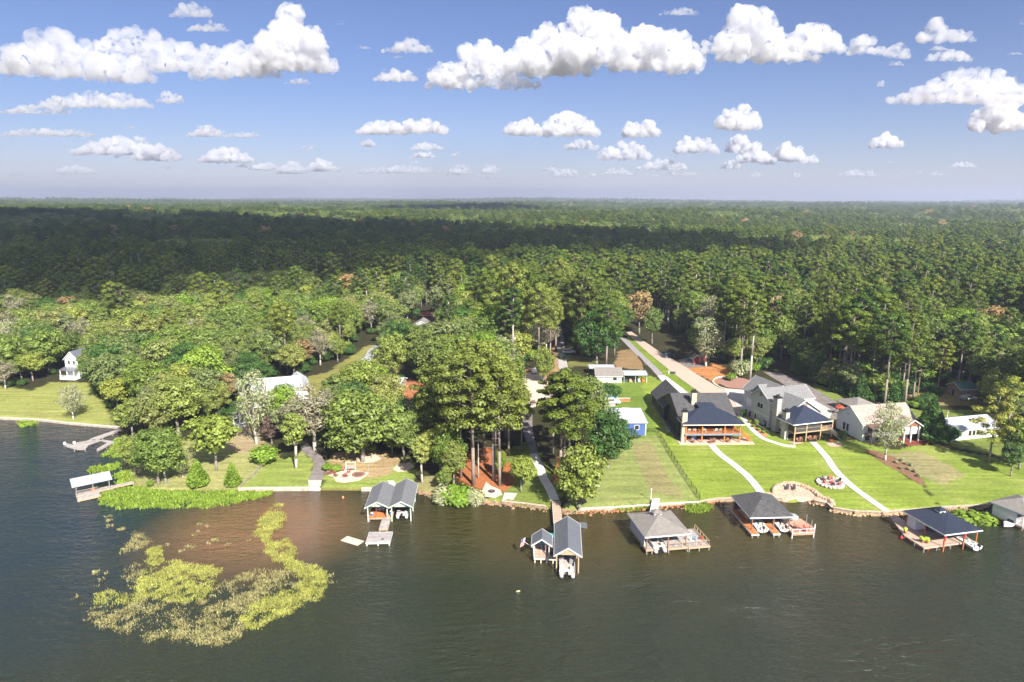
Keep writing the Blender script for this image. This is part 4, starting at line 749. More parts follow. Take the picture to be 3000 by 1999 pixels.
def pontoon(loc,rot,label,L_=6.6,w=2.4,cm=WHITE,roof=None):
    "boat pointing to local +y, motor at -y"
    t=thing('pontoon_boat',label,'boat',loc,rot)
    for x in (-w*.36,w*.36): q=MB(); q.tube((x,-L_/2,.1),(x,L_/2-.8,.1),.3,.3,10); q.tube((x,L_/2-.8,.1),(x,L_/2,.28),.3,.06,10); q.build('pontoon',METALW,t,True)
    box_part(t,'deck',(-w/2,-L_/2+.1,.42,w/2,L_/2-.3,.52),mat('boat_carpet',(.45,.4,.36),.9)); q=MB()
    for x in (-w/2+.03,w/2-.03): q.box(x-.03,-L_/2+.6,.56,x+.03,L_/2-.5,1.15)
    q.box(-w/2,L_/2-.53,.56,w/2,L_/2-.47,1.1); q.box(-w/2,-L_/2+.6,.56,-.3,-L_/2+.66,1.1); q.build('side_panel',cm,t)
    for i,(x,y,a,b) in enumerate([(-w*.32,-L_*.3,.6,1.5),(w*.3,-L_*.3,.6,1.1),(-w*.32,L_*.25,.6,1.8),(w*.32,L_*.25,.6,1.8),(0,-L_*.4,1.4,.5)]): q=MB(); q.rbox(x,y,.52,a,b,.42); q.build('seat',mat('boat_vinyl',(.62,.58,.52),.6,.05),t,bevel=.05)
    q=MB(); q.rbox(w*.28,0,.52,.6,.6,.75); q.build('console',mat('boat_grey',(.25,.25,.27),.5),t,bevel=.05); outboard(t,0,-L_/2-.12,.35)
    return t
def runabout(loc,rot,label,L_=5.6,w=2.1,hull=WHITE,stripe=None,motor=True):
    t=thing('motor_boat',label,'boat',loc,rot); q=MB(); ns=9; secs=[]
    for i in range(ns):
        u=i/(ns-1); y=-L_/2+L_*u; b=w/2*(1-max(0,(u-.45)/.55)**2.2*.96); kz=-.25+.5*max(0,(u-.6)/.4)**2; sh=.55+.22*u
        secs.append([(0,y,kz),(-b*.8,y,.05+.2*u*u),(-b,y,sh),(-b*.8,y,sh),(-b*.72,y,.25),(b*.72,y,.25),(b*.8,y,sh),(b,y,sh),(b*.8,y,.05+.2*u*u)] )
    vs=[p for s in secs for p in s]; k=9; fs=[(i*k+j,i*k+(j+1)%k,(i+1)*k+(j+1)%k,(i+1)*k+j) for i in range(ns-1) for j in range(k)]; fs+=[tuple(range(k)),tuple((ns-1)*k+j for j in range(k))]; q.add(vs,fs); q.build('hull',hull,t)
    q=MB(); q.prism([(-w*.38,L_*.12,.7),(w*.38,L_*.12,.7),(0,L_*.47,.8)],(0,0,.06)); q.build('bow_deck',hull,t)
    if stripe: q=MB(); [q.box(s*w*.5-.01,-L_*.45,.42,s*w*.5+.02,L_*.05,.55) for s in (-1,1)]; q.build('stripe',stripe,t)
    q=MB(); q.prism([(-w*.36,L_*.1,.75),(w*.36,L_*.1,.75),(w*.3,L_*.02,1.15),(-w*.3,L_*.02,1.15)],(0,-.04,0)); q.build('windshield',GLASS,t)
    for x,y,a,b in ((-w*.2,-L_*.1,.5,.5),(w*.2,-L_*.1,.5,.5),(0,-L_*.36,w*.66,.5)): q=MB(); q.rbox(x,y,.25,a,b,.5); q.build('seat',mat('boat_vinyl',(.62,.58,.52)),t,bevel=.05)
    if motor: outboard(t,0,-L_/2-.15,.45)
    return t
# 1 old grey dock, far left
A,r,w,d=frame((190,1302),(300,1290),(200,1296),.7); t=thing('old_dock','weathered grey wooden dock with crossed walkways, no roof','dock',A,r); t.location.z=0
K=Matrix.Translation((A.x,A.y,0))@Matrix.Rotation(r,4,'Z'); KI=K.inverted(); lc=lambda px,z=.7:KI@PZ(*px,z)
def poly_deck(t,pts,z,m,name='deck',th=.22,lcf=None):
    q=MB(); f=lcf or lc; q.slab([(*(f(p,z))[:2],z) for p in pts],th); return q.build(name,m,t)
poly_deck(t,[(188,1302),(195,1299),(215,1303),(222,1297),(252,1292),(268,1287),(300,1289),(262,1302),(250,1316),(226,1317),(196,1309)],.7,DECKG)
poly_deck(t,[(262,1287),(274,1282),(347,1257),(356,1261),(290,1285),(276,1290)],.7,DECKG,'walkway'); poly_deck(t,[(300,1288),(328,1292),(336,1296),(330,1298),(290,1320),(283,1319),(284,1315),(316,1296),(298,1292)],.7,DECKG,'walkway')
for p in [(190,1304),(218,1318),(250,1317),(262,1303),(286,1320),(312,1309),(330,1299),(300,1283),(272,1290),(222,1300),(330,1272)]: v=lc(p,.5); q=MB(); q.tube((v.x,v.y,-1.6),(v.x,v.y,.75),.12); q.build('piling',GREYW,t)
for p in [(190,1302),(218,1300)]: v=lc(p,.7); q=MB(); q.rbox(v.x,v.y,.7,.5,.5,.55); q.build('dock_box',WHITE,t)
# 2 white roofed dock
A,r,w,d=frame((224,1452),(311,1433),(330,1419),.8); r0=r; t=thing('white_roof_dock','wooden boat dock with sloping white metal roof at the far left','boathouse',(A.x,A.y,0),r)
K=Matrix.Translation((A.x,A.y,0))@Matrix.Rotation(r,4,'Z'); KI=K.inverted(); lc=lambda px,z=.8:KI@PZ(*px,z)
e=lc((397,1423),.8); deckp(t,0,0,6.4,1.5,.8,DECKG); deckp(t,6.4,.25,e.x,1.2,.8,DECKG,'walkway',sp=3.2); deckp(t,0,-2.,4.,-.05,.45,DECKG,'lower_platform')
bl,br,fr,fl=[lc(p,3.3 if i<2 else 2.7) for i,p in enumerate([(208,1409),(325,1387),(327,1416),(211,1428)])]
posts(t,(.1,3.,5.9),(.2,3.),.4,2.65,GREYW); q=MB(); q.slab([(-.6,-.2,2.75),(6.5,-.2,2.75),(6.5,3.5,3.3),(-.6,3.5,3.3)],.12); q.build('roof',METALW,t); q=MB(); q.beam((0,.2,1.6),(3.9,.2,1.6),.08,.1); q.beam((0,.2,2.7),(6,.2,2.7),.12,.2); q.beam((0,3.,3.),(6,3.,3.),.12,.2); q.build('beam',GREYW,t); q=MB(); q.box(.2,-1.9,.45,3.8,-1.5,.9); q.box(.2,-1.5,.45,3.8,-1.42,1.25); q.build('bench',GREYW,t)
q=MB(); q.rbox(2.9,.8,.8,.8,.8,.5,.3); q.build('dock_box',mat('rust_box',(.4,.2,.12),.8),t)
# 3 double gabled pale green boathouse
A,r,w,d=frame((1078,1530),(1185,1528),(1110,1442),0.); t=thing('double_boathouse','pale green boathouse with two side by side grey shingle gables','boathouse',(A.x,A.y,0),r)
w=7.9; d=8.6
K=Matrix.Translation((A.x,A.y,0))@Matrix.Rotation(r,4,'Z'); KI=K.inverted(); lc=lambda px,z=.7:KI@PZ(*px,z)
deckp(t,.1,.2,3.6,d,.75,DECKO); deckp(t,3.6,.2,4.5,d+2.5,.75,DECKT,'walkway',sp=3.)
gable(t,0,3.7,0,d,3.2,4.15,'y',mat('slate_shingles',(.1,.102,.112),.95,.2,3.2,col2=(.21,.212,.225),stretch=(.5,2,2)),.45,.14,.45,fascia=MINT); gable(t,4.5,8.1,0,d+1.2,3.2,4.15,'y',mat('slate_shingles',(.1,.102,.112),.95,.2,3.2,col2=(.21,.212,.225),stretch=(.5,2,2)),.45,.14,.45,'second_roof',fascia=MINT)
posts(t,(.05,3.65),(.1,d-.1),-.8,3.3,MINT,.18); posts(t,(4.5,8.05),(.1,d/2,d),-1.4,3.3,MINT,.18)
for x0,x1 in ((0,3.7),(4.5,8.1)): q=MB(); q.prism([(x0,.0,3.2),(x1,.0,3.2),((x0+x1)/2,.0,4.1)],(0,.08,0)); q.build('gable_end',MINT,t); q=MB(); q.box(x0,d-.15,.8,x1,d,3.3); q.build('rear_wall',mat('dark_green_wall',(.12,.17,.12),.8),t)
q=MB(); q.box(-.06,3.,.8,.06,d,3.3); q.build('side_wall',MINT,t); q=MB(); q.beam((4.6,.2,3.2),(8.,.2,3.2),.1,.3); q.beam((4.6,4,3.2),(8.,4,3.2),.1,.2); q.beam((0.1,.2,3.2),(3.6,.2,3.2),.1,.2); q.build('beam',MINT,t)
f=lc((1112,1558),.6); deckp(t,f.x-.2,-4.2,f.x+1.35,.2,.7,DECKG,'walkway',sp=2.2); g0=lc((1067,1590),.7); g1=lc((1138,1590),.7); g2=lc((1080,1559),.7)
deckp(t,g0.x+.3,g0.y,g1.x+.2,g2.y,.7,DECKG,'swim_platform',rim=WHITE,sp=2.4,pm=WHITE); s0=lc((1142,1413),.8); q=MB(); q.slab([(3.9,d+2.4,.8),(5.3,d+2.4,.8),(s0.x+.8,s0.y,1.2),(s0.x-.6,s0.y,1.2)],.12); q.build('gangway',CONC,t)
q=MB(); q.tube((g1.x-1.2,g0.y+1.1,.71),(g1.x-1.2,g0.y+1.1,.76),.22,.22,10); q.build('drain_ring',BLACKM,t)
wl=lambda x,y,z:K@Vector((x,y,z))
pontoon(wl(6.3,3.6,.35),r,'dark hulled pontoon boat parked in the right bay of the pale green boathouse',6.,2.3,mat('navy_gelcoat',(.03,.04,.06),.3))
for i,(x,y,m_,l) in enumerate([(1.4,3.2,WHITE,'white'),(2.3,3.4,WHITE,'cream'),(2.2,5.5,mat('rust_cushion',(.5,.14,.08),.8),'rust red')]): chair(wl(x,y,.75),r+rr.uniform(-.4,.4),m_,l+' deck chair in the left bay of the pale green boathouse')
for i,(x,y) in enumerate([(.6,1.2),(3.95,1.8)]): _t=thing('bucket','blue bucket on the deck of the pale green boathouse, '+['left bay','between the bays'][i],'bucket',wl(x,y,.75)); q=MB(); q.tube((0,0,0),(0,0,.5),.2,.26,10); q.build('body',mat('bright_blue',(.02,.2,.6)),_t); q=MB(); q.tube((0,0,.5),(0,0,.53),.28,.28,10); q.build('rim',WHITE,_t)
A,r2,w2,d2=frame((998,1583),(1047,1598),(1016,1570),.15); t=thing('floating_raft','pale yellow rectangular swim raft floating beside the dock platform','raft',(A.x,A.y,0),r2); q=MB(); q.box(0,0,.02,w2,d2,.16); q.build('top',mat('raft_tan',(.62,.55,.4),.8,.06,1),t,bevel=.03); q=MB(); q.box(.15,.15,-.12,w2-.15,d2-.15,.02); q.build('float',WHITE,t)
v=PZ(1005,1460,0); t=thing('buoy','small orange buoy on the water left of the pale green boathouse','buoy',v); q=MB(); q.blob((0,0,.15),.24,1,8,10,0); q.build('float',mat('buoy_orange',(.8,.28,.12),.5),t,True); q=MB(); q.tube((0,0,.35),(0,0,.5),.05); q.build('ring',WHITE,t)
# 4 grey metal roofed boathouse with flag
A,r,w,d=frame((1563,1650),(1690,1655),(1575,1560),.0); t=thing('metal_roof_boathouse','wooden boathouse with large and small grey metal gables and a flag','boathouse',(A.x,A.y,0),r)
K=Matrix.Translation((A.x,A.y,0))@Matrix.Rotation(r,4,'Z'); KI=K.inverted(); lc=lambda px,z=.9:KI@PZ(*px,z); wl=lambda x,y,z:K@Vector((x,y,z))
e0=lc((1623,1619),3.2);e1=lc((1705,1621),3.2);e2=lc((1664,1514),4.5);e3=lc((1664,1605),4.5); s0=lc((1557,1591),3.2);s1=lc((1616,1593),3.2);s2=lc((1589,1552),4.2);s3=lc((1587,1580),4.2)
x0,x1=e0.x+.35,e1.x-.35; yb=e2.y; yf=e3.y
gable(t,x0,x1,yf,yb,3.2,4.45,'y',METALG,.35,.1,.15,seam=.8,fascia=WHITE); gable(t,s0.x+.3,s1.x-.2,s3.y,s2.y,3.2,4.2,'y',METALG,.3,.1,.15,'small_roof',seam=.6,fascia=WHITE)
q=MB(); q.prism([(x0,yf,3.2),(x1,yf,3.2),((x0+x1)/2,yf,4.4)],(0,.1,0)); q.build('gable_end',WOODT,t)
xd=lc((1640,1648),.9).x; deckp(t,.1,0,xd,s2.y+1.2,.95,DECKT,sp=1.15,rim=CREAM,pm=CREAM); deckp(t,x0-.3,2.,x0+.8,yb,.95,DECKT,'side_deck'); deckp(t,x1-.5,2.,x1,yb,.95,DECKT,'side_deck')
posts(t,(x0+.1,x1-.2),(yf+.1,(yf+yb)/2,yb-.2),-1.,3.25,WOODT,.2); posts(t,(s0.x+.4,s1.x-.4),(s3.y+.1,s2.y-.1),.9,3.25,CREAM,.14)
g0=lc((1638,1470),.9); g1=lc((1624,1528),.9); q=MB(); q.slab([(x0-.3,yb-.5,.95),(x0+1.2,yb-.5,.95),(g0.x+.2,g0.y,.95),(g0.x-1.4,g0.y,.95)],.15); q.build('gangway',DECKT,t)
q=MB(); [q.beam((g0.x-1.4+i*1.6,g0.y,1.),(x0-.3+i*1.5,yb-.5,1.),.06,.2) for i in (0,1)]; q.build('gangway_rim',CREAM,t); m_=lc((1712,1540),2.6); q=MB(); q.slab([(x1+.3,m_.y-1.,2.8),(x1+1.6,m_.y-1,2.6),(x1+1.6,m_.y+1,2.6),(x1+.3,m_.y+1,2.8)],.08); q.build('side_awning',METALG,t)
rail(t,[(.1,.1),(.1,s2.y)],.95,CREAM,.7,infill=False,sp=2.); rail(t,[(.1,s2.y+1.1),(x0,s2.y+1.1)],.95,WHITE,.9)
pontoon(wl((x0+x1)/2-.1,yf+1.6,.35),r,'white and tan pontoon boat moored under the large grey metal gable',7.2,2.5,WHITE)
TEAL=mat('teal_canvas',(.03,.33,.33),.7)
umbrella(wl(1.3,2.6,.95),2.3,.9,TEAL,'closed teal umbrella on the open deck corner by the flag',0,False); umbrella(wl(2.6,4.4,.95),2.2,1.1,TEAL,'open teal umbrella near the small metal gable')
for i,(x,y) in enumerate([(3.6,1.9),(4.2,1.2),(3.2,1.),(4.6,2.1)]): chair(wl(x,y,.95),r+1.5*i,mat('dark_wicker',(.07,.05,.045),.8),'dark chair with pale cushion around the deck table, '+['back left','front right','front left','back right'][i],None)
_t=thing('deck_table','round dark table between the four deck chairs by the pontoon boat','table',wl(3.9,1.6,.95)); q=MB(); q.tube((0,0,.68),(0,0,.73),.4,.4,14); q.build('top',mat('dark_wicker',(.07,.05,.045)),_t); q=MB(); q.tube((0,0,0),(0,0,.68),.05); q.build('leg',BLACKM,_t)
# flag: thirteen stripes and a starred canton on a slanting pole
fb=wl(.1,2.2,1.4); _t=thing('flag','stars and stripes flag on a slanting white pole at the dock edge','flag',fb,r); tip=Vector((-2.3,.2,1.5)); q=MB(); q.tube((0,0,0),tip,.04,.03,6); q.build('flagpole',WHITE,_t)
RED=mat('flag_red',(.55,.03,.04),.7); NAVY=mat('flag_blue',(.02,.04,.2),.7); q=MB(); L1=Vector((-.25,-.1,-1.5)); W1=Vector((.75,.05,.45)); tp=tip.copy()
def fp(u,v,off=0.): n=Vector((.1,-1,.05)); return tp+W1*v+L1*u+n*(off+.12*math.sin(u*5)*(.3+u))
for i in range(13):
    q.cur=0 if i%2==0 else 1
    for j in range(10):
        u0,u1=j/10,(j+1)/10; q.add([fp(u0,i/13),fp(u1,i/13),fp(u1,(i+1)/13),fp(u0,(i+1)/13)],[(0,1,2,3)])
q.build('cloth',[RED,WHITE],_t); q=MB(); 
for j in range(4): q.add([fp(j/10,0,.02),fp((j+1)/10,0,.02),fp((j+1)/10,7/13,.02),fp(j/10,7/13,.02)],[(0,1,2,3)])
o=q.build('canton',NAVY,_t); q=MB()
for a in range(5):
    for b in range(6):
        c=fp(.03+b*.065,.05+a*.105,.03); q.add([c+Vector((math.cos(k*math.pi/5)*(.028 if k%2 else .012),0,math.sin(k*math.pi/5)*(.028 if k%2 else .012))) for k in range(10)],[tuple(range(10))])
q.build('stars',WHITE,o)
v=PZ(1518,1733,0); t=thing('buoy','tiny pale float drifting on the open water below the flag','buoy',v); q=MB(); q.rbox(0,0,-.02,.6,.25,.1,.3); q.build('float',mat('pale_float',(.6,.6,.3),.6),t); q=MB(); q.tube((0,0,.08),(0,0,.14),.04); q.build('ring',WHITE,t)
# 5 hip roofed boathouse
A,r,w,d=frame((1893,1618),(2010,1607),(1852,1540),0.); B=[PZ(*p,3.3) for p in ((1890,1576),(2024,1565),(1847,1504),(1974,1497))]
r=math.atan2((B[1]-B[0]).y,(B[1]-B[0]).x); w=(B[1]-B[0]).length; n_=Vector((-math.sin(r),math.cos(r),0)); d=((B[2]-B[0]).dot(n_)+(B[3]-B[1]).dot(n_))/2
t=thing('hip_roof_boathouse','boathouse with tan four sided roof, small cupola and railed deck','boathouse',(B[0].x,B[0].y,0),r)
K=Matrix.Translation((B[0].x,B[0].y,0))@Matrix.Rotation(r,4,'Z'); KI=K.inverted(); lc=lambda px,z=.9:KI@PZ(*px,z); wl=lambda x,y,z:K@Vector((x,y,z))
hip(t,.4,w-.4,.4,d-.4,3.3,4.9,SHTAN,(w/2,d/2),(w/2,d/2),.4,fascia=WHITE); c=w/2; cy_=d/2+.9; box_part(t,'cupola',(c-.7,cy_-.6,4.3,c+.7,cy_+.6,5.1),WHITE); hip(t,c-.7,c+.7,cy_-.6,cy_+.6,5.1,5.6,SHTAN,(c,cy_),(c,cy_),.2,name='cupola_roof')
CON2=WOODT; box_part(t,'side_wall',(.45,1.5,.9,.6,d-.5,3.3),mat('lavender_siding',(.5,.5,.56),.7,.05,2)); box_part(t,'rear_wall',(.6,d-.65,.9,w*.55,d-.5,3.3),WSID)
deckp(t,.4,.2,1.6,d-.3,.9,DECKG,'side_deck',rim=CON2); deckp(t,4.3,.0,w-.3,d-.3,.9,DECKG,'deck',rim=CON2); e=lc((2081,1600),.9); e2=lc((2045,1548),.9)
deckp(t,w-.3,-.2,e.x,max(4.,e2.y),.9,DECKG,'side_platform',rim=CON2,sp=2.); posts(t,(.55,4.4,w-.6),(.5,d-.6),-.5,3.3,mat('brown_post',(.28,.14,.08),.8),.16)
rail(t,[(4.4,.1),(e.x-.1,0),(e.x-.1,max(4.,e2.y)-.2)],.9,WOODT,.95,infill=False,sp=1.3); g=lc((1926,1470),.9); q=MB(); q.slab([(w*.45,d-.4,.95),(w*.45+1.7,d-.4,.95),(g.x+.9,g.y+1.,1.1),(g.x-.7,g.y+1.,1.1)],.18); q.build('gangway',mat('white_gangway',(.68,.67,.66),.8,.05),t)
q=MB(); q.tube((g.x-.9,g.y+1.2,0.),(g.x-.9,g.y+1.2,3.),.08); q.build('lamp_post',WHITE,t); q=MB(); q.blob((g.x-.9,g.y+1.2,3.1),.18,0,6,8,0); q.build('lamp_head',WHITE,t)
pontoon(wl(2.95,3.,.35),r,'pontoon boat with pale cushions parked under the tan hip roof',6.2,2.3,WHITE); 
for i in range(3): chair(wl(w+.8+i*1.1,2.2,.9),r+2.5,[WHITE,mat('pale_blue',(.4,.55,.6),.7),mat('rust_cushion',(.5,.14,.08))][i],['white','pale blue','rust red'][i]+' lounge chair on the railed deck beside the tan hip roof')
# 6 dark shingled boathouse
B=[PZ(*p,3.3) for p in ((2199,1518),(2324,1515),(2149,1454),(2271,1452))]; r=math.atan2((B[1]-B[0]).y,(B[1]-B[0]).x); w=(B[1]-B[0]).length; n_=Vector((-math.sin(r),math.cos(r),0)); d=((B[2]-B[0]).dot(n_)+(B[3]-B[1]).dot(n_))/2
sk6=(B[2]-B[0]).dot(Vector((math.cos(r),math.sin(r),0)))/d
t=thing('dark_shingle_boathouse','boathouse with dark shingled hip roof over two boats and orange dock fingers','boathouse',(B[0].x,B[0].y,0),r)
K=Matrix.Translation((B[0].x,B[0].y,0))@Matrix.Rotation(r,4,'Z'); KI=K.inverted(); lc=lambda px,z=.8:KI@PZ(*px,z); wl=lambda x,y,z:K@Vector((x,y,z))
hip(t,.3,w-.3,.3,d-.3,3.3,5.2,SHING,(w*.5,d*.5),(w*.5,d*.72),.4,fascia=WHITE); deckp(t,-.1,-1.3,1.2,d,.8,DECKO,'dock_finger',rim=WHITE); deckp(t,3.9,-1.3,5.1,d,.8,DECKO,'dock_finger',rim=WHITE); posts(t,(.5,4.5,w-.5),(.3,d-.3),-.5,3.3,mat('brown_post',(.28,.14,.08)),.16)
deckp(t,w-1.2,.5,w+.2,d,.8,DECKO,'dock_finger',rim=WHITE); q0=[lc(p,.8) for p in ((2300,1532),(2345,1519),(2389,1549),(2386,1563),(2322,1566))]
q=MB(); q.slab([(p.x,p.y,.82) for p in q0],.25); q.build('sun_deck',mat('salmon_deck',(.58,.3,.2),.8,.12,1.5,stripe=(0,.3,.25,.2)),t)
for p in q0: q=MB(); q.tube((p.x*.99,p.y,-1.5),(p.x*.99,p.y,.7),.1); q.build('piling',WHITE,t)
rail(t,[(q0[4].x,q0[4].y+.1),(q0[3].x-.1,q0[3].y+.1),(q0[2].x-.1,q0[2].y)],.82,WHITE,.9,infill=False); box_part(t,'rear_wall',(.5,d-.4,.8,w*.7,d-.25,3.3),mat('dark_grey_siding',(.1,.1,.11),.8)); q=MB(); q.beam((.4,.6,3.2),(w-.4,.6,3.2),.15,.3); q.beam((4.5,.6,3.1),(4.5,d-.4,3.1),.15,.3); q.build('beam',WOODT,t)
runabout(wl(2.5,3.,.5),r,'white open motor boat in the left bay under the dark shingle roof',6.,2.2); runabout(wl(6.7,3.,.5),r,'white motor boat in the right bay under the dark shingle roof',5.8,2.2)
umbrella(wl(w+.5,1.6,.82),2.4,1.15,mat('grey_canvas',(.3,.31,.32),.7),'grey umbrella at the roof corner of the dark shingled boathouse',.2)
for i in range(2): chair(wl(w+.9+i*1.3,.2-i*.9,.82),r+.6,[mat('brown_wicker',(.25,.12,.07)),mat('red_cloth',(.6,.04,.04))][i],['brown wicker chair on the salmon sun deck','red lounge chair on the salmon sun deck'][i])
for i,p in enumerate([(2362,1535),(2377,1550)]): v=PZ(*p,.8); _t=thing('fishing_rod','thin rod standing upright on the salmon sun deck, '+['nearer the shore','nearer the corner'][i],'rod',v); q=MB(); q.tube((0,0,0),(0,0,1.9),.03,.015,5); q.build('rod',WHITE,_t); q=MB(); q.tube((0,0,0),(0,0,.3),.05); q.build('grip',BLACKM,_t)
# 7 dark blue metal roofed boathouse
B=[PZ(*p,3.4) for p in ((2768,1569),(2879,1555),(2647,1498),(2750,1486))]; r=math.atan2((B[1]-B[0]).y,(B[1]-B[0]).x); X_=Vector((math.cos(r),math.sin(r),0)); Y_=Vector((-math.sin(r),math.cos(r),0)); w=(B[1]-B[0]).length; d=((B[2]-B[0]).dot(Y_)+(B[3]-B[1]).dot(Y_))/2
t=thing('blue_roof_boathouse','boathouse with dark blue ribbed metal hip roof and wide tan deck','boathouse',(B[0].x,B[0].y,0),r)
K=Matrix.Translation((B[0].x,B[0].y,0))@Matrix.Rotation(r,4,'Z'); KI=K.inverted(); lc=lambda px,z=.85:KI@PZ(*px,z); wl=lambda x,y,z:K@Vector((x,y,z)); 
hip(t,.4,w-.4,.4,d-.4,3.4,5.,METALD,(w*.5,d*.38),(w*.5,d*.62),.4,seam=.5,fascia=WHITE); box_part(t,'cupola',(w/2-.6,d*.56-.6,4.6,w/2+.6,d*.56+.6,5.3),WHITE); hip(t,w/2-.6,w/2+.6,d*.56-.6,d*.56+.6,5.3,5.8,METALD,(w/2,d*.56),(w/2,d*.56),.15,name='cupola_roof')
dk=[lc(p) for p in ((2606,1512),(2622,1509),(2668,1545),(2722,1576),(2760,1573),(2822,1590),(2707,1606),(2650,1570),(2670,1558))]
q=MB(); q.slab([(p.x,p.y,.87) for p in (dk[7],dk[2],lc((2735,1560)),lc((2812,1575)),dk[5],dk[6])],.28); q.build('deck',DECKT,t); q=MB(); q.slab([(p.x,p.y,.85) for p in (dk[0],dk[1],lc((2685,1547)),dk[7])],.25); q.build('walkway',DECKT,t)
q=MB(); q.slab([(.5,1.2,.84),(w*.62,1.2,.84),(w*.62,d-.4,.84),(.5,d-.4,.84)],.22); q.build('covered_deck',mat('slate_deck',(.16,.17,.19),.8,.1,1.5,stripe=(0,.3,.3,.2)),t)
for p in (dk[0],lc((2640,1545)),dk[7],lc((2680,1590)),dk[6],lc((2745,1600)),lc((2785,1595)),dk[5]): q=MB(); q.tube((p.x,p.y,-1.5),(p.x,p.y,.8),.11); q.build('piling',GREYW,t)
posts(t,(.6,w*.6,w-.55),(.5,d*.5,d-.6),-.6,3.4,CEDARW,.18); box_part(t,'store_room',(.6,d-2.6,.86,2.8,d-.5,3.35),WHITE); deckp(t,w-1.2,.2,w-.1,d-.6,.8,DECKT,'dock_finger')
runabout(wl(w*.79,1.8,.5),r,'white motor boat under the dark blue ribbed roof',5.6,2.,WHITE); 
REDC=mat('red_cloth',(.6,.04,.04)); YG=mat('lime_leaves',(.35,.5,.03),.7)
for i,(x,y) in enumerate([(.6,.5),(w*.6,.5)]): _t=thing('porch_banner','red fabric swag tied to the roof post of the blue roofed boathouse, '+['left post','middle post'][i],'banner',wl(x,y-.12,2.1)); q=MB(); q.prism([(-.16,0,0),(.1,0,-.1),(.22,0,1.1),(-.05,0,1.2)],(0,-.06,0)); q.build('cloth',REDC,_t); q=MB(); q.rbox(0,-.05,1.1,.3,.1,.12); q.build('knot',REDC,_t)
for i,p in enumerate([(2652,1563),(2702,1590),(2716,1592)]):
    v=PZ(*p,.87); _t=thing('potted_plant','potted plant with lime foliage on the tan deck, '+['by the walkway end','at the front left corner, left pot','at the front left corner, right pot'][i],'potted plant',v); q=MB(); q.tube((0,0,0),(0,0,.45),.2,.3,10); q.build('pot',mat('terracotta',(.4,.16,.08),.8),_t); q=MB(); [q.blob((rr.uniform(-.3,.3),rr.uniform(-.3,.3),.6+rr.uniform(0,.3)),.25,k,5,6,.3) for k in range(6)]; q.build('foliage',YG,_t)
for i,p in enumerate([(2641,1577),(2717,1610),(2762,1604)]): v=PZ(*p,.25); _t=thing('fender','round red fender hanging at the deck edge, %s from the left'%['first','second','third'][i],'fender',v); q=MB(); q.blob((0,0,.1),.28,0,8,10,0); q.build('ball',mat('fender_red',(.75,.03,.03),.4),_t,True); q=MB(); q.tube((0,0,.3),(0,0,.65),.02); q.build('rope',WHITE,_t)
A=lc((2598,1516),.5); _t=thing('boarding_ladder','small wooden crate like ladder in the water at the walkway corner','ladder',PZ(2591,1512,.2)); q=MB(); [q.rbox(0,-.3*i,.1+.18*i,1.3,.16,.06,.4) for i in range(4)]; q.build('rungs',WOODT,_t); q=MB(); [q.beam((x,-1.,.6),(x,.1,.1),.07,.1) for x in (-.5,.5)]; q.build('rails',WOODT,_t)
# 8 boathouse at the right frame edge with jet boat
B=[PZ(*p,3.2) for p in ((3002,1511),(3110,1500),(2953,1486),(3050,1476))]; r=math.atan2((B[1]-B[0]).y,(B[1]-B[0]).x); w=(B[1]-B[0]).length; Y_=Vector((-math.sin(r),math.cos(r),0)); d=max(6.,(B[2]-B[0]).dot(Y_))
t=thing('edge_boathouse','white boathouse with tan roof cut by the right frame edge','boathouse',(B[0].x,B[0].y,0),r+.2); hip(t,.3,w,.3,d,3.2,4.6,SHTAN,(w/2,d/2),(w/2,d/2),.3,fascia=WHITE); box_part(t,'side_wall',(.4,1.5,.5,.6,d-.2,3.2),WSID); deckp(t,.4,.2,w,d,.7,DECKG); posts(t,(.5,w-.3),(.4,d-.2),-.5,3.2,WHITE)
runabout(PZ(2960,1539,.1),R(118),'white and navy speedboat moored beside the boathouse at the right frame edge',4.6,1.7,WHITE,mat('navy_gelcoat',(.03,.04,.06)),False)
# ------------------------------------------------------------------ lake weed and marsh
def blades(name,polys,m,hmin,hmax,w,seed,z0=0.,kw=4,tilt=.5):
    rg_=np.random.RandomState(seed); Vs=[]
    for pts,den,cl in polys:
        q=[PZ(*p,0)[:2] for p in pts]; xs_=[a for a,b in q];ys_=[b for a,b in q]; ar=(max(xs_)-min(xs_))*(max(ys_)-min(ys_)); n=int(ar*den)
        x=rg_.uniform(min(xs_),max(xs_),n);y=rg_.uniform(min(ys_),max(ys_),n); k=inpoly(x+(fbm(x/2,y/2,2)-.45)*2.4,y+(fbm(x/2+9,y/2,2)-.45)*2.4,q)
        nn=fbm(x/1.6+3,y/1.6+7,3); k&=(nn+rg_.uniform(-.09,.09,n)>cl)|(rg_.rand(n)<.05); x=x[k];y=y[k]
        x=np.repeat(x,kw)+rg_.normal(0,.22,len(x)*kw);y=np.repeat(y,kw)+rg_.normal(0,.22,len(y)*kw); m_=len(x); h=rg_.uniform(hmin,hmax,m_); a=rg_.rand(m_)*6.283; tx=rg_.normal(0,tilt,(m_,2))*h[:,None]; ww=w*(.6+.8*rg_.rand(m_))
        zb=z0 if z0 is not None else hz(x,y); c,s=np.cos(a)*ww,np.sin(a)*ww; b=np.stack([x,y,np.zeros(m_)+zb],1); e=b+np.concatenate([tx,h[:,None]],1); off=np.stack([c,s,np.zeros(m_)],1)
        Vs.append(np.stack([b-off*.5,b+off*.5,e+off*.35,e-off*.35],1).reshape(-1,3))
    V,F=finish(Vs); me=npmesh(name,V,F); me.materials.append(m); return tag(link(name,me),kind='stuff')
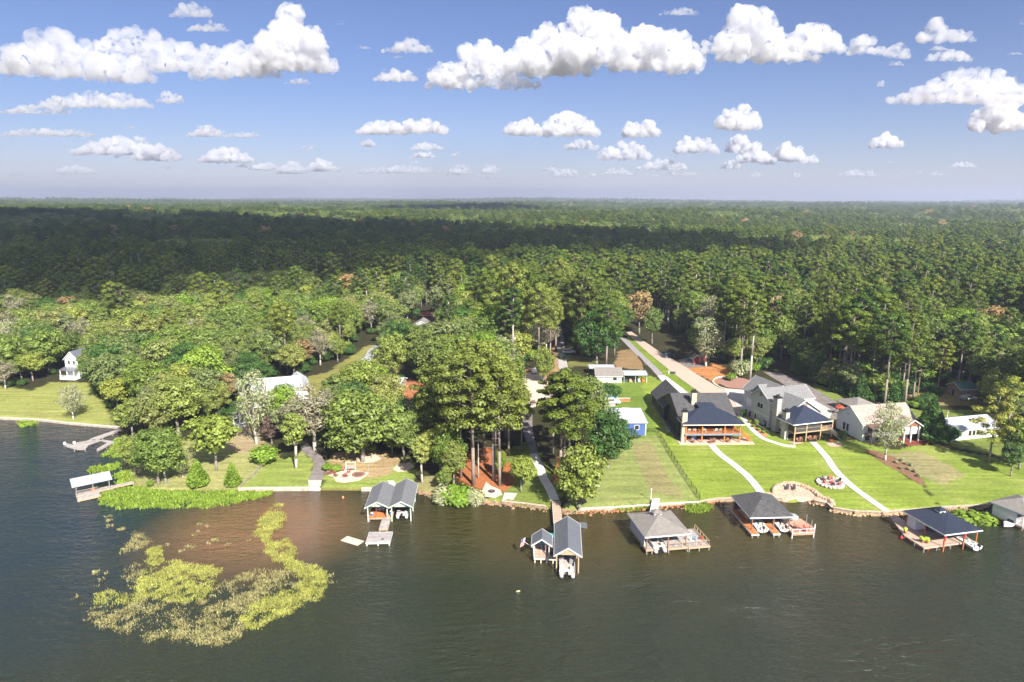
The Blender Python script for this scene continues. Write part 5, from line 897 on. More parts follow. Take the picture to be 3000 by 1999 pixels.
WEED=leafmat('lake_weed',[(.44,.44,.11),(.4,.42,.1)],.3,.35); WEEDP=leafmat('dry_lake_weed',[(.42,.4,.16),(.38,.34,.15)],.3,.4); MARSH=leafmat('marsh_plants',[(.3,.4,.05),(.26,.38,.05)],.35,.4)
Z6=lambda pts:[(200+x*.34,1450+y*.34) for x,y in pts]
dA=Z6([(650,560),(700,460),(770,440),(790,560),(1000,570),(1100,590),(1300,660),(1260,760),(1140,930),(900,920),(560,890),(590,700)])
dB=Z6([(1770,80),(1820,120),(1870,220),(1790,300),(1720,350),(1740,430),(1900,380),(1960,560),(2170,640),(2230,800),(2130,930),(1950,980),(1720,1120),(1500,1180),(1460,1060),(1700,880),(1960,820),(1980,690),(1760,570),(1660,500),(1700,420),(1590,340),(1680,180)])
dL=Z6([(200,860),(380,815),(500,870),(640,900),(480,960),(300,970),(190,910)]); dS=Z6([(560,880),(1150,930),(1260,770),(1600,640),(1960,660),(1980,800),(1700,880),(1450,1060),(1500,1180),(1470,1260),(1260,1310),(700,1260),(500,1200),(200,1110),(200,960),(480,960)])
dT=Z6([(500,310),(640,305),(620,380),(720,410),(600,490),(400,520),(480,420)]); dM=Z6([(450,640),(560,580),(620,640),(580,860),(480,760)])
hole=Z6([(930,660),(1010,640),(1090,690),(1010,715)])
blades('lake_weed',[(dA,40,.36),(dB,40,.34),(dL,26,.4)],WEED,.06,.24,.075,21); blades('lake_weed',[(dS,26,.45),(dT,24,.42),(dM,22,.45)],WEEDP,.06,.26,.075,22)
spr=[Z6([(x-18,y-8),(x+18,y-8),(x+22,y+10),(x-16,y+12)]) for x,y in [(320,195),(335,220),(345,270),(235,665),(320,680),(250,740),(90,885),(110,945),(1110,260),(1190,275),(1125,320),(1080,350),(1060,455),(1020,450),(1190,420),(1250,400),(1355,430),(960,490),(140,1080),(210,790),(2260,700),(2290,760),(2240,840),(1540,400),(840,440),(290,635),(380,580),(450,300)]]
blades('lake_weed',[(s,22,.2) for s in spr],WEEDP,.1,.35,.14,23)
mz=[(288,1478),(300,1442),(395,1428),(440,1440),(520,1441),(620,1441),(700,1440),(795,1444),(770,1458),(700,1470),(660,1484),(600,1489),(500,1491),(420,1488),(330,1498)]
blades('marsh_plants',[(mz,24,.3)],MARSH,.12,.5,.16,24); blades('marsh_plants',[([(330,1292),(352,1285),(372,1300),(372,1330),(350,1342),(300,1338)],12,.35),([(262,1376),(300,1366),(345,1360),(350,1376),(310,1384),(265,1392)],16,.35),([(335,1395),(378,1378),(400,1418),(345,1425)],22,.3)],MARSH,.2,.6,.2,25)
blades('shore_plants',[([(2008,1476),(2040,1472),(2068,1480),(2085,1492),(2050,1505),(2010,1498)],34,.2),([(1800,1486),(1930,1478),(1925,1488),(1860,1500),(1802,1500)],26,.3),([(60,1237),(108,1236),(100,1250),(50,1256)],10,.35),([(1500,1476),(1620,1486),(1600,1494),(1510,1484)],16,.35)],MARSH,.2,.7,.18,26)
# ------------------------------------------------------------------ fences
def fence(pts,label,h=1.2,sp=2.4,m=BLACKM,wires=5,cat='fence'):
    q=resample([tuple(P(*p)[:2]) for p in pts],sp,False); o=Vector((q[0].x,q[0].y,H(*q[0]))); t=thing('wire_fence',label,cat,o); W3=[Vector((p.x,p.y,H(p.x,p.y)))-o for p in q]
    for v in W3: b=MB(); b.box(v.x-.05,v.y-.05,v.z-.2,v.x+.05,v.y+.05,v.z+h); b.build('post',m,t)
    b=MB()
    for a,c in zip(W3[:-1],W3[1:]):
        for i in range(wires): z=Vector((0,0,h*(i+1)/wires-.04)); b.beam(a+z,c+z,.03,.03 if i<wires-1 else .05)
    b.build('wire_mesh',m,t); return t
fence([(1928,1268),(1945,1300),(1975,1350),(2010,1405),(2040,1448),(2050,1463)],'long black wire fence running down the lawn from the blue shed'); fence([(1898,1267),(1928,1268)],'short black fence between the blue shed and the long fence')
fence([(702,1432),(740,1398),(775,1360),(800,1345)],'thin wire fence crossing the peninsula lawn to the shore',1.,3.,GREYW); fence([(1215,1437),(1222,1415),(1240,1395)],'short black fence by the slim tree at the shore')
fence([(1918,1018),(1935,1024),(1975,1030),(2010,1035)],'brown rail fence around the yard beside the gravel road',1.3,2.,mat('brown_rail',(.12,.07,.045),.9),3); fence([(1870,1047),(1884,1062),(1890,1080),(1886,1094)],'low black silt fence curving beside the grey lane',.7,1.2,BLACKM,6)
def brickwall(pts,label,h,m):
    q=smooth([tuple(P(*p)[:2]) for p in pts],3); o=Vector((*q[0],H(*q[0]))); t=thing('garden_wall',label,'retaining wall',o); b=MB();c=MB()
    for a,e in zip(q[:-1],q[1:]): A_=Vector((*a,H(*a)+h))-o;E_=Vector((*e,H(*e)+h))-o; b.beam(A_,E_,.3,h+.5); c.beam(A_+Vector((0,0,.1)),E_+Vector((0,0,.1)),.42,.1)
    b.build('brickwork',m,t); c.build('coping',CONCP,t)
brickwall([(1798,1177),(1820,1176),(1846,1176)],'straight orange brick retaining wall beside the parked pickup',.9,mat('orange_brick',(.5,.17,.07),.9,.2,3)); brickwall([(1822,1203),(1845,1204),(1862,1210)],'curved orange brick wall behind the blue shed',.7,mat('orange_brick',(.5,.17,.07)))
brickwall([(2160,1106),(2110,1106),(2092,1114),(2090,1124),(2108,1136),(2125,1141)],'pale curved curb around the mulched island',.25,CONCP)
# ------------------------------------------------------------------ things on the lawns
cc=P(2436,1417); t=thing('fire_pit','round stone fire pit patio with ring of boulders on the green lawn','fire pit',cc); q=MB(); q.tube((0,0,-.2),(0,0,.12),2.6,2.6,28); q.build('paving_slab',mat('pale_slab',(.5,.47,.45),.9,.1,1),t)
for i in range(17): a=i*2*math.pi/22+.5; q=MB(); q.blob((2.75*math.cos(a),2.6*math.sin(a),.2),.42,i,5,7,.2,.8); q.build('boulder',mat('white_boulder',(.6,.52,.45),.9,.3,2),t)
q=MB(); q.tube((0,0,.1),(0,0,.4),.55,.5,12); q.build('fire_bowl',mat('rust_red',(.6,.06,.04),.6),t)
for i in range(6): a=i*1.05+.2; chair(cc+Vector((1.6*math.cos(a),1.6*math.sin(a),.12)),a-math.pi/2,[mat('dark_wicker',(.07,.05,.045)),mat('rust_cushion',(.5,.14,.08))][i%2],['dark','rust red','dark','rust red','dark','rust red'][i]+' chair around the fire pit, at the '+['right','upper right','upper left','left','lower left','lower right'][i]+' side')
def seatgroup(px,n,rad,m,lab):
    c=P(*px)
    for i in range(n): a=i*2*math.pi/n+.4; chair(c+Vector((rad*math.cos(a),rad*math.sin(a),.05)),a-math.pi/2,m,lab%['right','upper right','upper left','left','lower left','lower right'][i*6//n])
seatgroup((1000,1390),5,1.6,mat('rust_chair',(.35,.13,.09),.8),'rusty chair on the sand pit, %s of the ring')
for i,(px,rd,m_,l,nm) in enumerate([((1012,1397),.8,mat('ash_ring',(.4,.3,.26),.9),'pale ring of stones in the sand among the chairs','fire_ring'),((1050,1392),1.15,mat('rust_disc',(.25,.1,.07),.9),'round brown trampoline like disc at the right of the sand','round_mat'),((963,1388),.8,mat('rust_disc',(.25,.1,.07)),'small dark ring at the left of the sand beside the bushes','fire_ring'),((1440,1441),.6,BLACKM,'black fire bowl on the pale stones by the lake','fire_ring')]):
    t=thing(nm,l,'fire ring' if 'ring' in nm else 'mat',P(*px,.08)); q=MB(); n=14
    for k in range(n): a=k*2*math.pi/n; q.blob((rd*math.cos(a),rd*math.sin(a),.08),rd*.25,k,4,6,.2,.7)
    q.build('rim',m_,t); q=MB(); q.tube((0,0,0),(0,0,.06),rd*.9,rd*.9,16); q.build('bed',mat('ash',(.12,.09,.08),.95),t)
t=thing('swing_bench','white framed swing bench behind the sand pit chairs','swing',P(1028,1380,.05),R(5)); q=MB(); [q.tube((x,y,0),(x,0,2.),.05) for x in (-1.,1.) for y in (-.6,.6)]; q.tube((-1.1,0,2.),(1.1,0,2.),.05); q.build('frame',WHITE,t); q=MB(); q.box(-.8,-.25,.5,.8,.25,.56); q.prism([(-.8,.25,.56),(.8,.25,.56),(.8,.4,1.1),(-.8,.4,1.1)],(0,.05,0)); q.build('seat',GREYW,t)
for i,(px,l) in enumerate([((1081,1403),'thin dark pole standing at the right end of the sand pit'),((1700,1476),'short grey post on the shore under the rounded tree')]): t=thing('pole',l,'pole',P(*px)); q=MB(); q.tube((0,0,-.3),(0,0,3.2 if i==0 else 1.2),.06,.05,6); q.build('shaft',GREYW,t); q=MB(); q.box(-.1,-.1,3.2 if i==0 else 1.2,.1,.1,3.35 if i==0 else 1.3); q.build('cap',GREYW,t)
for i,p in enumerate([(2306,1434),(2326,1435)]): v=P(*p,.1); t=thing('lounger','dark sling lounger on the tan paving of the cove, '+['left one','right one'][i],'lounger',v,R(-25)); q=MB(); q.box(-.3,-.8,.3,.3,.3,.36); q.build('seat',mat('dark_sling',(.05,.05,.06),.7),t); q=MB(); q.prism([(-.3,.3,.33),(.3,.3,.33),(.3,.8,.75),(-.3,.8,.75)],(0,.04,.04)); q.build('backrest',mat('dark_sling',(.05,.05,.06)),t); q=MB(); [q.box(x-.03,y-.03,0,x+.03,y+.03,.3) for x in (-.27,.27) for y in (-.7,.2)]; q.build('legs',BLACKM,t)
# utility poles
def upole(px,h,l,lean=0):
    v=P(*px); t=thing('utility_pole',l,'utility pole',v); q=MB(); q.tube((0,0,-.5),(lean,0,h),.16,.1,8); q.build('shaft',mat('pole_wood',(.3,.2,.13),.9,.2,2),t); q=MB(); q.beam((lean-1.1,0,h-.5),(lean+1.1,0,h-.5),.1,.12); q.build('crossarm',GREYW,t); q=MB(); q.tube((lean+.25,0,h-1.7),(lean+.25,0,h-1.),.18,.18,8); q.build('transformer',WHITE,t)
upole((2686,1174),9.5,'brown utility pole with white can beside the cedar wood'); upole((686,940),11,'utility pole rising from the left wood'); upole((446,945),9,'second utility pole further left in the wood'); upole((1220,905),11,'utility pole by the lane in the shaded wood'); upole((1506,1095),13,'tall bare pole at the edge of the clay yard')
upole((2553,1160),5,'short pale post behind the carport')
# ------------------------------------------------------------------ vehicles
def car(px,rot,label,bm,kind='car',dz=.08,s=1.):
    v=P(*px,dz); t=thing('pickup_truck' if kind=='pickup' else 'parked_car',label,'pickup' if kind=='pickup' else 'car',v,R(rot)); L_,w_=4.7,1.85
    if kind=='pickup': pr=[(-2.6,.35),(2.5,.35),(2.6,.75),(2.45,1.0),(1.1,1.08),(.75,1.65),(-.5,1.68),(-.65,1.1),(-2.6,1.05)]
    elif kind=='suv': pr=[(-2.3,.35),(2.3,.35),(2.35,.8),(2.2,1.0),(1.2,1.08),(.6,1.7),(-2.,1.72),(-2.35,1.1)]
    else: pr=[(-2.3,.33),(2.3,.33),(2.35,.7),(2.1,.88),(1.1,.95),(.4,1.42),(-1.2,1.42),(-1.8,1.),(-2.35,.92)]
    q=MB(); q.prism([(x,-w_/2,z) for x,z in pr],(0,w_,0)); q.build('body',bm,t,bevel=.06)
    if kind=='pickup': q=MB(); q.box(-2.5,-.75,.8,-.75,.75,1.12); q.build('bed',mat('dark_bed',(.05,.05,.05),.8),t)
    q=MB(); a=(.72,.72) if kind=='pickup' else (.5,.5); zt=1.6 if kind!='car' else 1.36; xb=-.45 if kind=='pickup' else (-1.9 if kind=='suv' else -1.1)
    for y in (-w_/2-.01,w_/2+.01): q.box(xb,y-.015,1.12 if kind!='car' else 1.0,.55 if kind!='car' else .35,y+.015,zt)
    q.build('side_window',GLASS,t); q=MB(); x0,z0_,x1_,z1_=((1.08,1.1,.78,1.62) if kind!='car' else (1.05,.98,.45,1.4)); q.prism([(x0,-w_/2+.12,z0_),(x0,w_/2-.12,z0_),(x1_,w_/2-.12,z1_),(x1_,-w_/2+.12,z1_)],(.03,0,.03)); q.build('windshield',GLASS,t)
    for x in (-1.45,1.45):
        for y in (-w_/2,w_/2): q=MB(); q.tube((x,y-.12,.34),(x,y+.12,.34),.34,.34,14); o=q.build('wheel',BLACKM,t); q=MB(); q.tube((x,y-.13,.34),(x,y+.13,.34),.18,.18,10); q.build('rim',METALW,o)
    for y in (-.65,.65): q=MB(); q.box(2.3,y-.18,.62,2.42,y+.18,.8); q.build('headlight',WHITE,t)
    return t
car((1778,1174),0,'teal pickup truck parked beside the orange brick wall',mat('teal_paint',(.02,.25,.28),.3,.05),'pickup'); car((1792,1184),5,'white car parked in front of the teal pickup',mat('white_paintwork',(.75,.75,.75),.3,.03),'suv'); car((1646,1050),95,'dark green pickup standing on the narrow lane',mat('green_paint',(.02,.06,.04),.3,.05),'pickup')
car((1962,1048),5,'dark blue car in the fenced yard beside the gravel road',mat('navy_paint',(.02,.03,.06),.3,.05),'suv'); car((2083,1060),10,'dark green car beside the red playhouse',mat('green_paint',(.02,.06,.04)),'car'); car((1563,1092),100,'white car at the top of the clay yard',mat('white_paintwork',(.75,.75,.75)),'car'); car((1666,1036),0,'white trailer like car beside the narrow lane',mat('white_paintwork',(.75,.75,.75)),'suv'); car((2835,1172),15,'pale car parked by the green roofed cabin',mat('silver_paint',(.4,.4,.42),.3,.05),'car')
car((1190,1262),0,'white car glimpsed behind the shaded oaks by the lake cabin',mat('white_paintwork',(.75,.75,.75)),'suv')
t=thing('utility_box','small green and white utility box on the grass between the two drives','utility box',P(1972,1095)); q=MB(); q.box(-.7,-.5,0,.7,.5,.6); q.build('box',mat('dark_green_box',(.03,.05,.04),.6),t,bevel=.05); q=MB(); q.box(-1.6,-.15,0,-1.3,.15,.9); q.build('post',WHITE,t)
# ------------------------------------------------------------------ single trees placed one by one
def hfor(v,topy):
    a,b=.5,45.
    for i in range(24):
        m=(a+b)/2
        if proj(v.x,v.y,v.z+m)[1]>topy: a=m
        else: b=m
    return a
random.seed(5)
SPECIAL=[ # key, base px, top px, width factor, name, label
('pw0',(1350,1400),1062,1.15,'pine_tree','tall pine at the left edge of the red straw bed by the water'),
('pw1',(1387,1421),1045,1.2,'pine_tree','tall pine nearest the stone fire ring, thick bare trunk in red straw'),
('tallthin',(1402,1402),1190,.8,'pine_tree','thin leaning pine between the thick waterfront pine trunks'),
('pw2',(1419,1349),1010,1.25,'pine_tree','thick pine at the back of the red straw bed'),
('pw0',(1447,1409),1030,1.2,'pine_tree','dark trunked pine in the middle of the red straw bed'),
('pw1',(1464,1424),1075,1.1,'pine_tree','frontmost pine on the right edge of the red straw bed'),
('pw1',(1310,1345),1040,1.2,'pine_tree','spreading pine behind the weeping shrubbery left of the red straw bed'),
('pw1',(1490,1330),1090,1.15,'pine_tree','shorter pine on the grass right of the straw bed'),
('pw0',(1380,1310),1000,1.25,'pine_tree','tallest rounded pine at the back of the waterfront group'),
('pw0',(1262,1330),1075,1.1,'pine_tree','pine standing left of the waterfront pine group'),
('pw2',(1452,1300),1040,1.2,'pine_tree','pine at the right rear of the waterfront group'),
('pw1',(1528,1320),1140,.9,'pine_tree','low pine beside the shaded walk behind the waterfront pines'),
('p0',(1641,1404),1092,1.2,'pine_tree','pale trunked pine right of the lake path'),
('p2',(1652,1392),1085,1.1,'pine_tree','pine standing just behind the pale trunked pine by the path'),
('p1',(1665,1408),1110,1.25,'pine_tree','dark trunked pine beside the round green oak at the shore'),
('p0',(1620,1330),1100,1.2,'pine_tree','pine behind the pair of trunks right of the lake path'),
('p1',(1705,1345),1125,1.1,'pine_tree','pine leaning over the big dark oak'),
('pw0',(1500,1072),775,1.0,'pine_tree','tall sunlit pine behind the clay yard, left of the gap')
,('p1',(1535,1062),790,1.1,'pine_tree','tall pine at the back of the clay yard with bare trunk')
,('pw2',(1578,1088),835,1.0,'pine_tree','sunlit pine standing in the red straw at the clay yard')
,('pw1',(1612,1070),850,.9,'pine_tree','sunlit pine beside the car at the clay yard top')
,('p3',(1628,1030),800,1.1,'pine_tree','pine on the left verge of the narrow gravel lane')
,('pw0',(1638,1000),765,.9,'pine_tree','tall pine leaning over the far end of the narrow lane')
,('full',(1592,1120),1010,.8,'leafy_tree','green leafy tree beside the lane at the clay yard edge')
,('dark',(1748,1066),895,.95,'dark_tree','dark bushy tree in front of the stand between the two lanes')
,('p2',(1776,1072),880,1.2,'pine_tree','dark pine with several bare trunks above the cream garage')
,('p0',(1702,1042),800,1.2,'pine_tree','big pine on the right verge of the narrow lane')
,('p4',(1722,1030),812,1.2,'pine_tree','big pine behind the white car on the narrow lane')
,('p1',(1800,1046),900,1.1,'pine_tree','right most pine of the stand between the two lanes')
,('p3',(1758,1020),835,1.1,'pine_tree','pine in the middle of the stand between the two lanes')
,('full',(1728,1262),1095,.9,'leafy_tree','grey green tree left of the pickup, below the cream garage')
,('wide',(1318,1412),1255,.75,'leafy_tree','leafy tree filling the gap left of the straw bed trunks')
,('full',(1150,1330),1190,.9,'leafy_tree','leafy tree in front of the porch cabin')
,('yellow',(1527,1440),1338,1.1,'small_tree','small yellow green tree on the lawn beside the lake path'),
('full',(1697,1492),1292,.95,'round_tree','leafy green tree on the shore right of the boat dock walk'),
('dark',(1780,1372),1188,.98,'oak_tree','large dark green oak beside the blue shed'),
('d2',(1330,1425),1290,.9,'leafy_tree','leafy tree at the water edge left of the red straw bed'),
('o1',(1290,1390),1250,1.0,'leafy_tree','olive leafy tree near the shore behind the overhanging branches'),
('o3',(1302,1440),1370,.9,'leafy_tree','low leafy tree standing right at the lake bank'),
('bright',(1465,1400),1315,.55,'young_tree','young green tree growing against the frontmost pine'),
('pale',(1230,1300),1150,1.1,'leafy_tree','pale green tree between the brick house and the waterfront pines'),
('wide',(1062,1354),1140,1.25,'oak_tree','big spreading oak with double trunk above the sand pit'),
('d3',(1000,1300),1130,1.2,'oak_tree','dense oak behind the swing and sand pit'),
('d1',(1120,1290),1140,1.2,'oak_tree','rounded oak in front of the red brick house'),
('d0',(1186,1358),1200,1.1,'oak_tree','oak with one straight trunk at the shaded lawn corner'),
('slim',(1237,1415),1265,1.0,'slim_tree','slim pale trunk tree by the wire fence end near the lake'),
('brown',(922,1322),1120,1.25,'oak_tree','tall greyish oak with clustered trunks over the tarmac drive'),
('slim',(868,1373),1200,1.2,'slim_tree','slim white trunk tree standing on the small lawn left of the ramp'),
('pale',(752,1300),1065,.85,'tall_tree','tall pale trunk tree behind the peninsula lawn'),
('purple',(797,1300),1205,1.05,'small_tree','small purple brown tree between the tall pale trunk and the ramp'),
('o0',(840,1300),1180,1.0,'leafy_tree','olive tree behind the slim white trunk tree'),
('yellow',(634,1378),1213,1.15,'small_tree','yellow green tree in the middle of the peninsula lawn'),
('wide',(487,1416),1258,1.0,'spreading_tree','big spreading tree at the tip of the peninsula, upright right trunk'),
('o2',(466,1421),1245,1.0,'spreading_tree','big spreading tree at the tip of the peninsula, left leaning trunk'),
('o4',(400,1392),1270,.95,'spreading_tree','bushy tree overhanging the water at the peninsula tip'),
('pale',(536,1400),1320,.9,'small_tree','small pale grey tree behind the cone shaped evergreens'),
('cone',(581,1424),1347,1.15,'cone_evergreen','cone shaped evergreen nearer the boat dock, on the peninsula lawn'),
('cone',(683,1424),1355,1.0,'cone_evergreen','cone shaped evergreen beside the wire fence on the peninsula lawn'),
('pale',(216,1228),1118,1.15,'white_trunk_tree','pale sparse tree with two white trunks on the far left lawn'),
('o1',(470,1290),1140,1.1,'leafy_tree','olive tree behind the peninsula tip with brown brush below'),
('o3',(390,1285),1165,1.1,'leafy_tree','yellowish tree above the old grey dock'),
('cedar',(2722,1292),1165,1.15,'cedar_tree','dark cedar between the white gabled house and the low white house'),
('pale',(2593,1349),1163,.85,'tall_tree','tall pale airy tree standing in front of the white gabled house'),
('py',(2896,1356),1140,1.2,'pine_tree','yellow green pine at the right lawn edge, left trunk'),
('py',(2938,1350),1105,1.2,'pine_tree','yellow green pine at the right lawn edge, right trunk'),
('darkbush',(2783,1293),1243,.9,'round_bush','dark round bush in front of the low white house'),
('o3',(2985,1375),1230,1.1,'leafy_tree','leafy tree at the right frame edge above the lawn'),
('d1',(2960,1395),1290,1.0,'leafy_tree','low leafy tree in the shade under the yellow green pines'),
('tallthin',(2197,1114),868,1.1,'pine_tree','very tall single pine with bare pale trunk behind the grey house garage'),
('pale',(2068,1074),915,1.0,'white_limb_tree','broad tree with white limbs in front of the red playhouse'),
('d4',(2050,1068),925,.9,'leafy_tree','green tree behind the white limbed tree by the playhouse'),
('rust',(1873,978),848,1.0,'brown_tree','yellow brown tree standing at the bend of the gravel road'),
('d2',(1910,1008),900,.8,'leafy_tree','green tree beside the gravel road below the yellow brown tree'),
('greybush',(2165,1100),1052,1.2,'shrub','grey leafless shrub in the mulched island by the concrete drive'),
('bush',(2140,1115),1093,1.2,'shrub','small green shrub on the mulched island'),
('darkbush',(1790,1165),1122,1.3,'shrub','round shrub between the long garage and the parked pickup'),
('full',(1755,1340),1235,.7,'leafy_tree','green tree pressed between the pines and the dark oak'),
('bush',(775,1358),1308,1.3,'round_bush','bright rounded bush beside the wire fence on the peninsula'),
('bush',(961,1380),1358,1.15,'round_bush','left one of two clipped round bushes by the tarmac ramp'),
('bush',(986,1383),1361,1.15,'round_bush','right one of two clipped round bushes by the sand pit'),
('darkbush',(2178,1222),1196,.7,'shrub','dark shrub at the entrance of the grey house'),
('bush',(2215,1245),1228,.8,'shrub','green shrub in the mulch bed beside the grey house'),
('bush',(2860,1528),1500,2.0,'water_bush','pale bush growing out of the lake beside the dark metal boathouse'),
('darkbush',(2466,1290),1258,.7,'shrub','dark shrub under the outside stairs of the grey house'),
('bush',(441,1426),1408,.9,'shrub','small green shrub at the land end of the white roofed dock'),
]
for key,bp,ty,wf,nm,lab in SPECIAL:
    v=P(*bp); h=hfor(v,ty)
    tree(nm,key,v,h,lab,'tree' if 'tree' in nm or 'evergreen' in nm else 'shrub',None,wf)
# row of cedars beside the tarmac drive
_row=[(2345,1095),(2375,1105),(2405,1120),(2432,1135),(2462,1148),(2492,1160),(2520,1172),(2570,1172),(2610,1178)]
for i,b in enumerate(_row):
    v=P(*b); tree('hedge_tree',['cedar','d1','cedar','o2'][i%4],v,hfor(v,b[1]-78-(i%3)*9),'dark leafy tree in the row along the tarmac drive behind the grey house','tree','trees in a row along the right hand drive',1.25)
# branches hanging over the lake
for i,(bx,by,w) in enumerate([(1300,1458,1.5),(1345,1462,1.7),(1392,1464,1.2)]):
    v=P(bx,by); tree('overhanging_shrub',['greybush','bush','greybush'][i],v,3.2,'pale twiggy shrub hanging over the lake bank '+['left of','below','right of'][i]+' the leafy bank tree','shrub',None,w,tilt=(.35,0),rot=0)
# low planting in the mulch beds
for i,(bx,by) in enumerate([(2640,1352),(2655,1362),(2662,1378),(2680,1385),(2640,1375),(2690,1398),(2668,1366),(2625,1358)]):
    v=P(bx,by); tree('bed_plant','greybush',v,.9,'low tuft of plants in the brown mulch bed on the right lawn','plant','low plants in the right mulch bed',.9)
for i,(bx,by) in enumerate([(2196,1240),(2207,1252),(2222,1262),(2236,1270),(2188,1228)]):
    v=P(bx,by); tree('bed_plant','bush',v,.9,'low plant in the red mulch strip between the curved walk and the grey house','plant','low plants beside the curved walk',1.)
# ------------------------------------------------------------------ woods
OPEN=[ [(-900,1170),(-400,1150),(0,1145),(100,1125),(180,1112),(265,1125),(320,1190),(350,1262),(0,1250),(-900,1200)],
 [(150,1060),(255,1060),(260,1120),(170,1122)],
 [(340,1300),(520,1288),(640,1262),(690,1225),(740,1215),(760,1290),(900,1285),(1000,1300),(1290,1380),(1320,1490),(300,1490)],
 [(735,1205),(745,1120),(880,1110),(960,1085),(1050,1030),(1075,985),(1130,985),(1120,1040),(1190,1065),(1190,1105),(1060,1165),(960,1180),(870,1185)],
 [(700,1185),(900,1180),(1090,1140),(1070,1215),(900,1262),(710,1262)],[(1150,1230),(1262,1230),(1262,1295),(1150,1295)],[(1190,985),(1300,985),(1290,1060),(1200,1060)],[(150,1100),(262,1100),(262,1150),(150,1150)],
 [(1140,1250),(1150,1130),(1250,1115),(1275,1170),(1250,1230)],
 [(1190,985),(1200,930),(1290,930),(1290,985)],
 [(1220,930),(1225,905),(1290,900),(1290,930)],
 [(1300,1490),(1200,1360),(1260,1340),(1330,1300),(1480,1300),(1500,1200),(1490,1130),(1530,1075),(1600,1050),(1605,950),(1668,950),(1680,1040),(1760,1030),(1810,1010),(1825,960),(1800,940),(1810,925),(1900,925),(1990,985),(2090,1030),(2140,1085),(2200,1110),(2290,1060),(2330,1085),(2420,1140),(2560,1190),(2700,1215),(2750,1160),(2870,1150),(2900,1230),(3000,1270),(3500,1330),(3500,1500),(1700,1520),(1500,1500)]]
SHADOW=[(-1500,400),(-420,350),(-200,330),(-140,345),(-100,385),(-60,430),(0,455),(50,462),(110,478),(165,505),(190,540),(150,680),(60,740),(-60,880),(-300,1060),(-1500,1120)]
rg=np.random.RandomState(3)
def jitgrid(r0,r1,sp):
    n=int((r1*.9+60)/sp); gx,gy=np.meshgrid(np.arange(-n,n+1)*sp,np.arange(int(r1/sp)+2)*sp)
    gx=gx+(np.arange(gx.shape[0])%2)[:,None]*sp*.5
    x=(gx+rg.uniform(-.42,.42,gx.shape)*sp).ravel(); y=(gy+rg.uniform(-.42,.42,gy.shape)*sp).ravel()
    r=np.hypot(x,y); k=(r>=r0)&(r<r1)&(np.abs(x)<y*(1.1 if r1<2000 else .95)+60); return x[k],y[k]
def place(x,y):
    z=hz(x,y); dz=z-CH; dep=y*_cP-dz*_sP; a=x/dep; b=(y*_sP+dz*_cP)/dep
    return z,1500+FPX*(a*_cR+b*_sR),999.5-FPX*(-a*_sR+b*_cR)
near=[]
x,y=jitgrid(120,560,6.6); z,px,py=place(x,y); k=sd(x,y)>5
for p in OPEN: k&=~inpoly(px,py,p)
k&=(rg.rand(len(x))>np.where(px<1230,.14,.04))
x,y,z,px,py=(q[k] for q in (x,y,z,px,py))
pine_mix=fbm(x/55+5,y/55+3,3)+np.where(px>1480,.06,0)+np.where(y>300,.1,0)-np.where((px<1200)&(y<300),.22,0)-np.where((px<400)&(y<260),.05,0)
ispine=pine_mix+rg.uniform(-.17,.17,len(x))>.5
order=np.argsort(np.hypot(x,y)); cp=cd=0; rest=[]
for i in order:
    xi,yi,zi=float(x[i]),float(y[i]),float(z[i]); left=px[i]<1230; sh=bool(inpoly([xi],[yi],SHADOW)[0])
    if ispine[i]: kind='pine'; key=['p0','p1','p2','p3','p4','tallthin'][rg.randint(6)]; h=rg.uniform(16,28)
    else:
        kind='leaf'; t=rg.rand(); key=('o%d'%rg.randint(5)) if (left and t<.72) or t<.25 else ('d%d'%rg.randint(5)); h=rg.uniform(10,20)
        t=rg.rand()
        if t<.03: key='rust'
        elif t<.045: key='pale'
        elif t<.06: key='brown'
        elif t<.09: key='yellow'; h=rg.uniform(9,14)
        elif t<.13: key='bright'
        elif t<.17: key='dark'
        elif left and t<.23: key=['pale','brown','slim'][rg.randint(3)]
    if left and yi<330: h*=.86
    if (kind=='pine' and cp>=255) or (kind=='leaf' and cd>=270): rest.append((xi,yi,zi,key,h)); continue
    if kind=='pine': cp+=1
    else: cd+=1
    pi=px[i]
    q=[(150,'left of the narrow white house'),(330,'behind the narrow white house'),(520,'behind the old grey dock'),(740,'behind the two cone evergreens'),(900,'around the grey metal roofed house'),(1060,'left of the grey tarmac lane'),(1230,'right of the grey tarmac lane'),(1400,'behind the waterfront pines'),(1560,'around the clay yard'),(1700,'beside the narrow gravel lane'),(1880,'behind the cream garage'),(2050,'above the rail fenced yard'),(2230,'behind the red playhouse'),(2400,'above the grey house'),(2560,'behind the open carport'),(2760,'above the white gabled house'),(9999,'near the green roofed cabin')]
    where=[w for lim_,w in q if pi<lim_][0]; dq=np.hypot(xi,yi); where+=', front rows' if dq<215 else ', middle rows' if dq<265 else ', rear rows'
    sz=('tall pine' if h>23 else 'mid sized pine' if h>19 else 'low pine') if kind=='pine' else {'rust':'rust brown tree','slim':'slim pale trunked tree','pale':'pale sparse tree','brown':'bare twiggy tree','yellow':'small yellow green tree','bright':'bright green tree','dark':'dark broad tree'}.get(key,('tall ' if h>16 else 'low ')+('olive broad tree' if key[0]=='o' else 'green broad tree'))
    lab=sz+' '+where; tree('pine_tree' if kind=='pine' else 'leafy_tree',key,(xi,yi,zi),h,lab,'tree',sz+'s '+where,rg.uniform(.95,1.25))
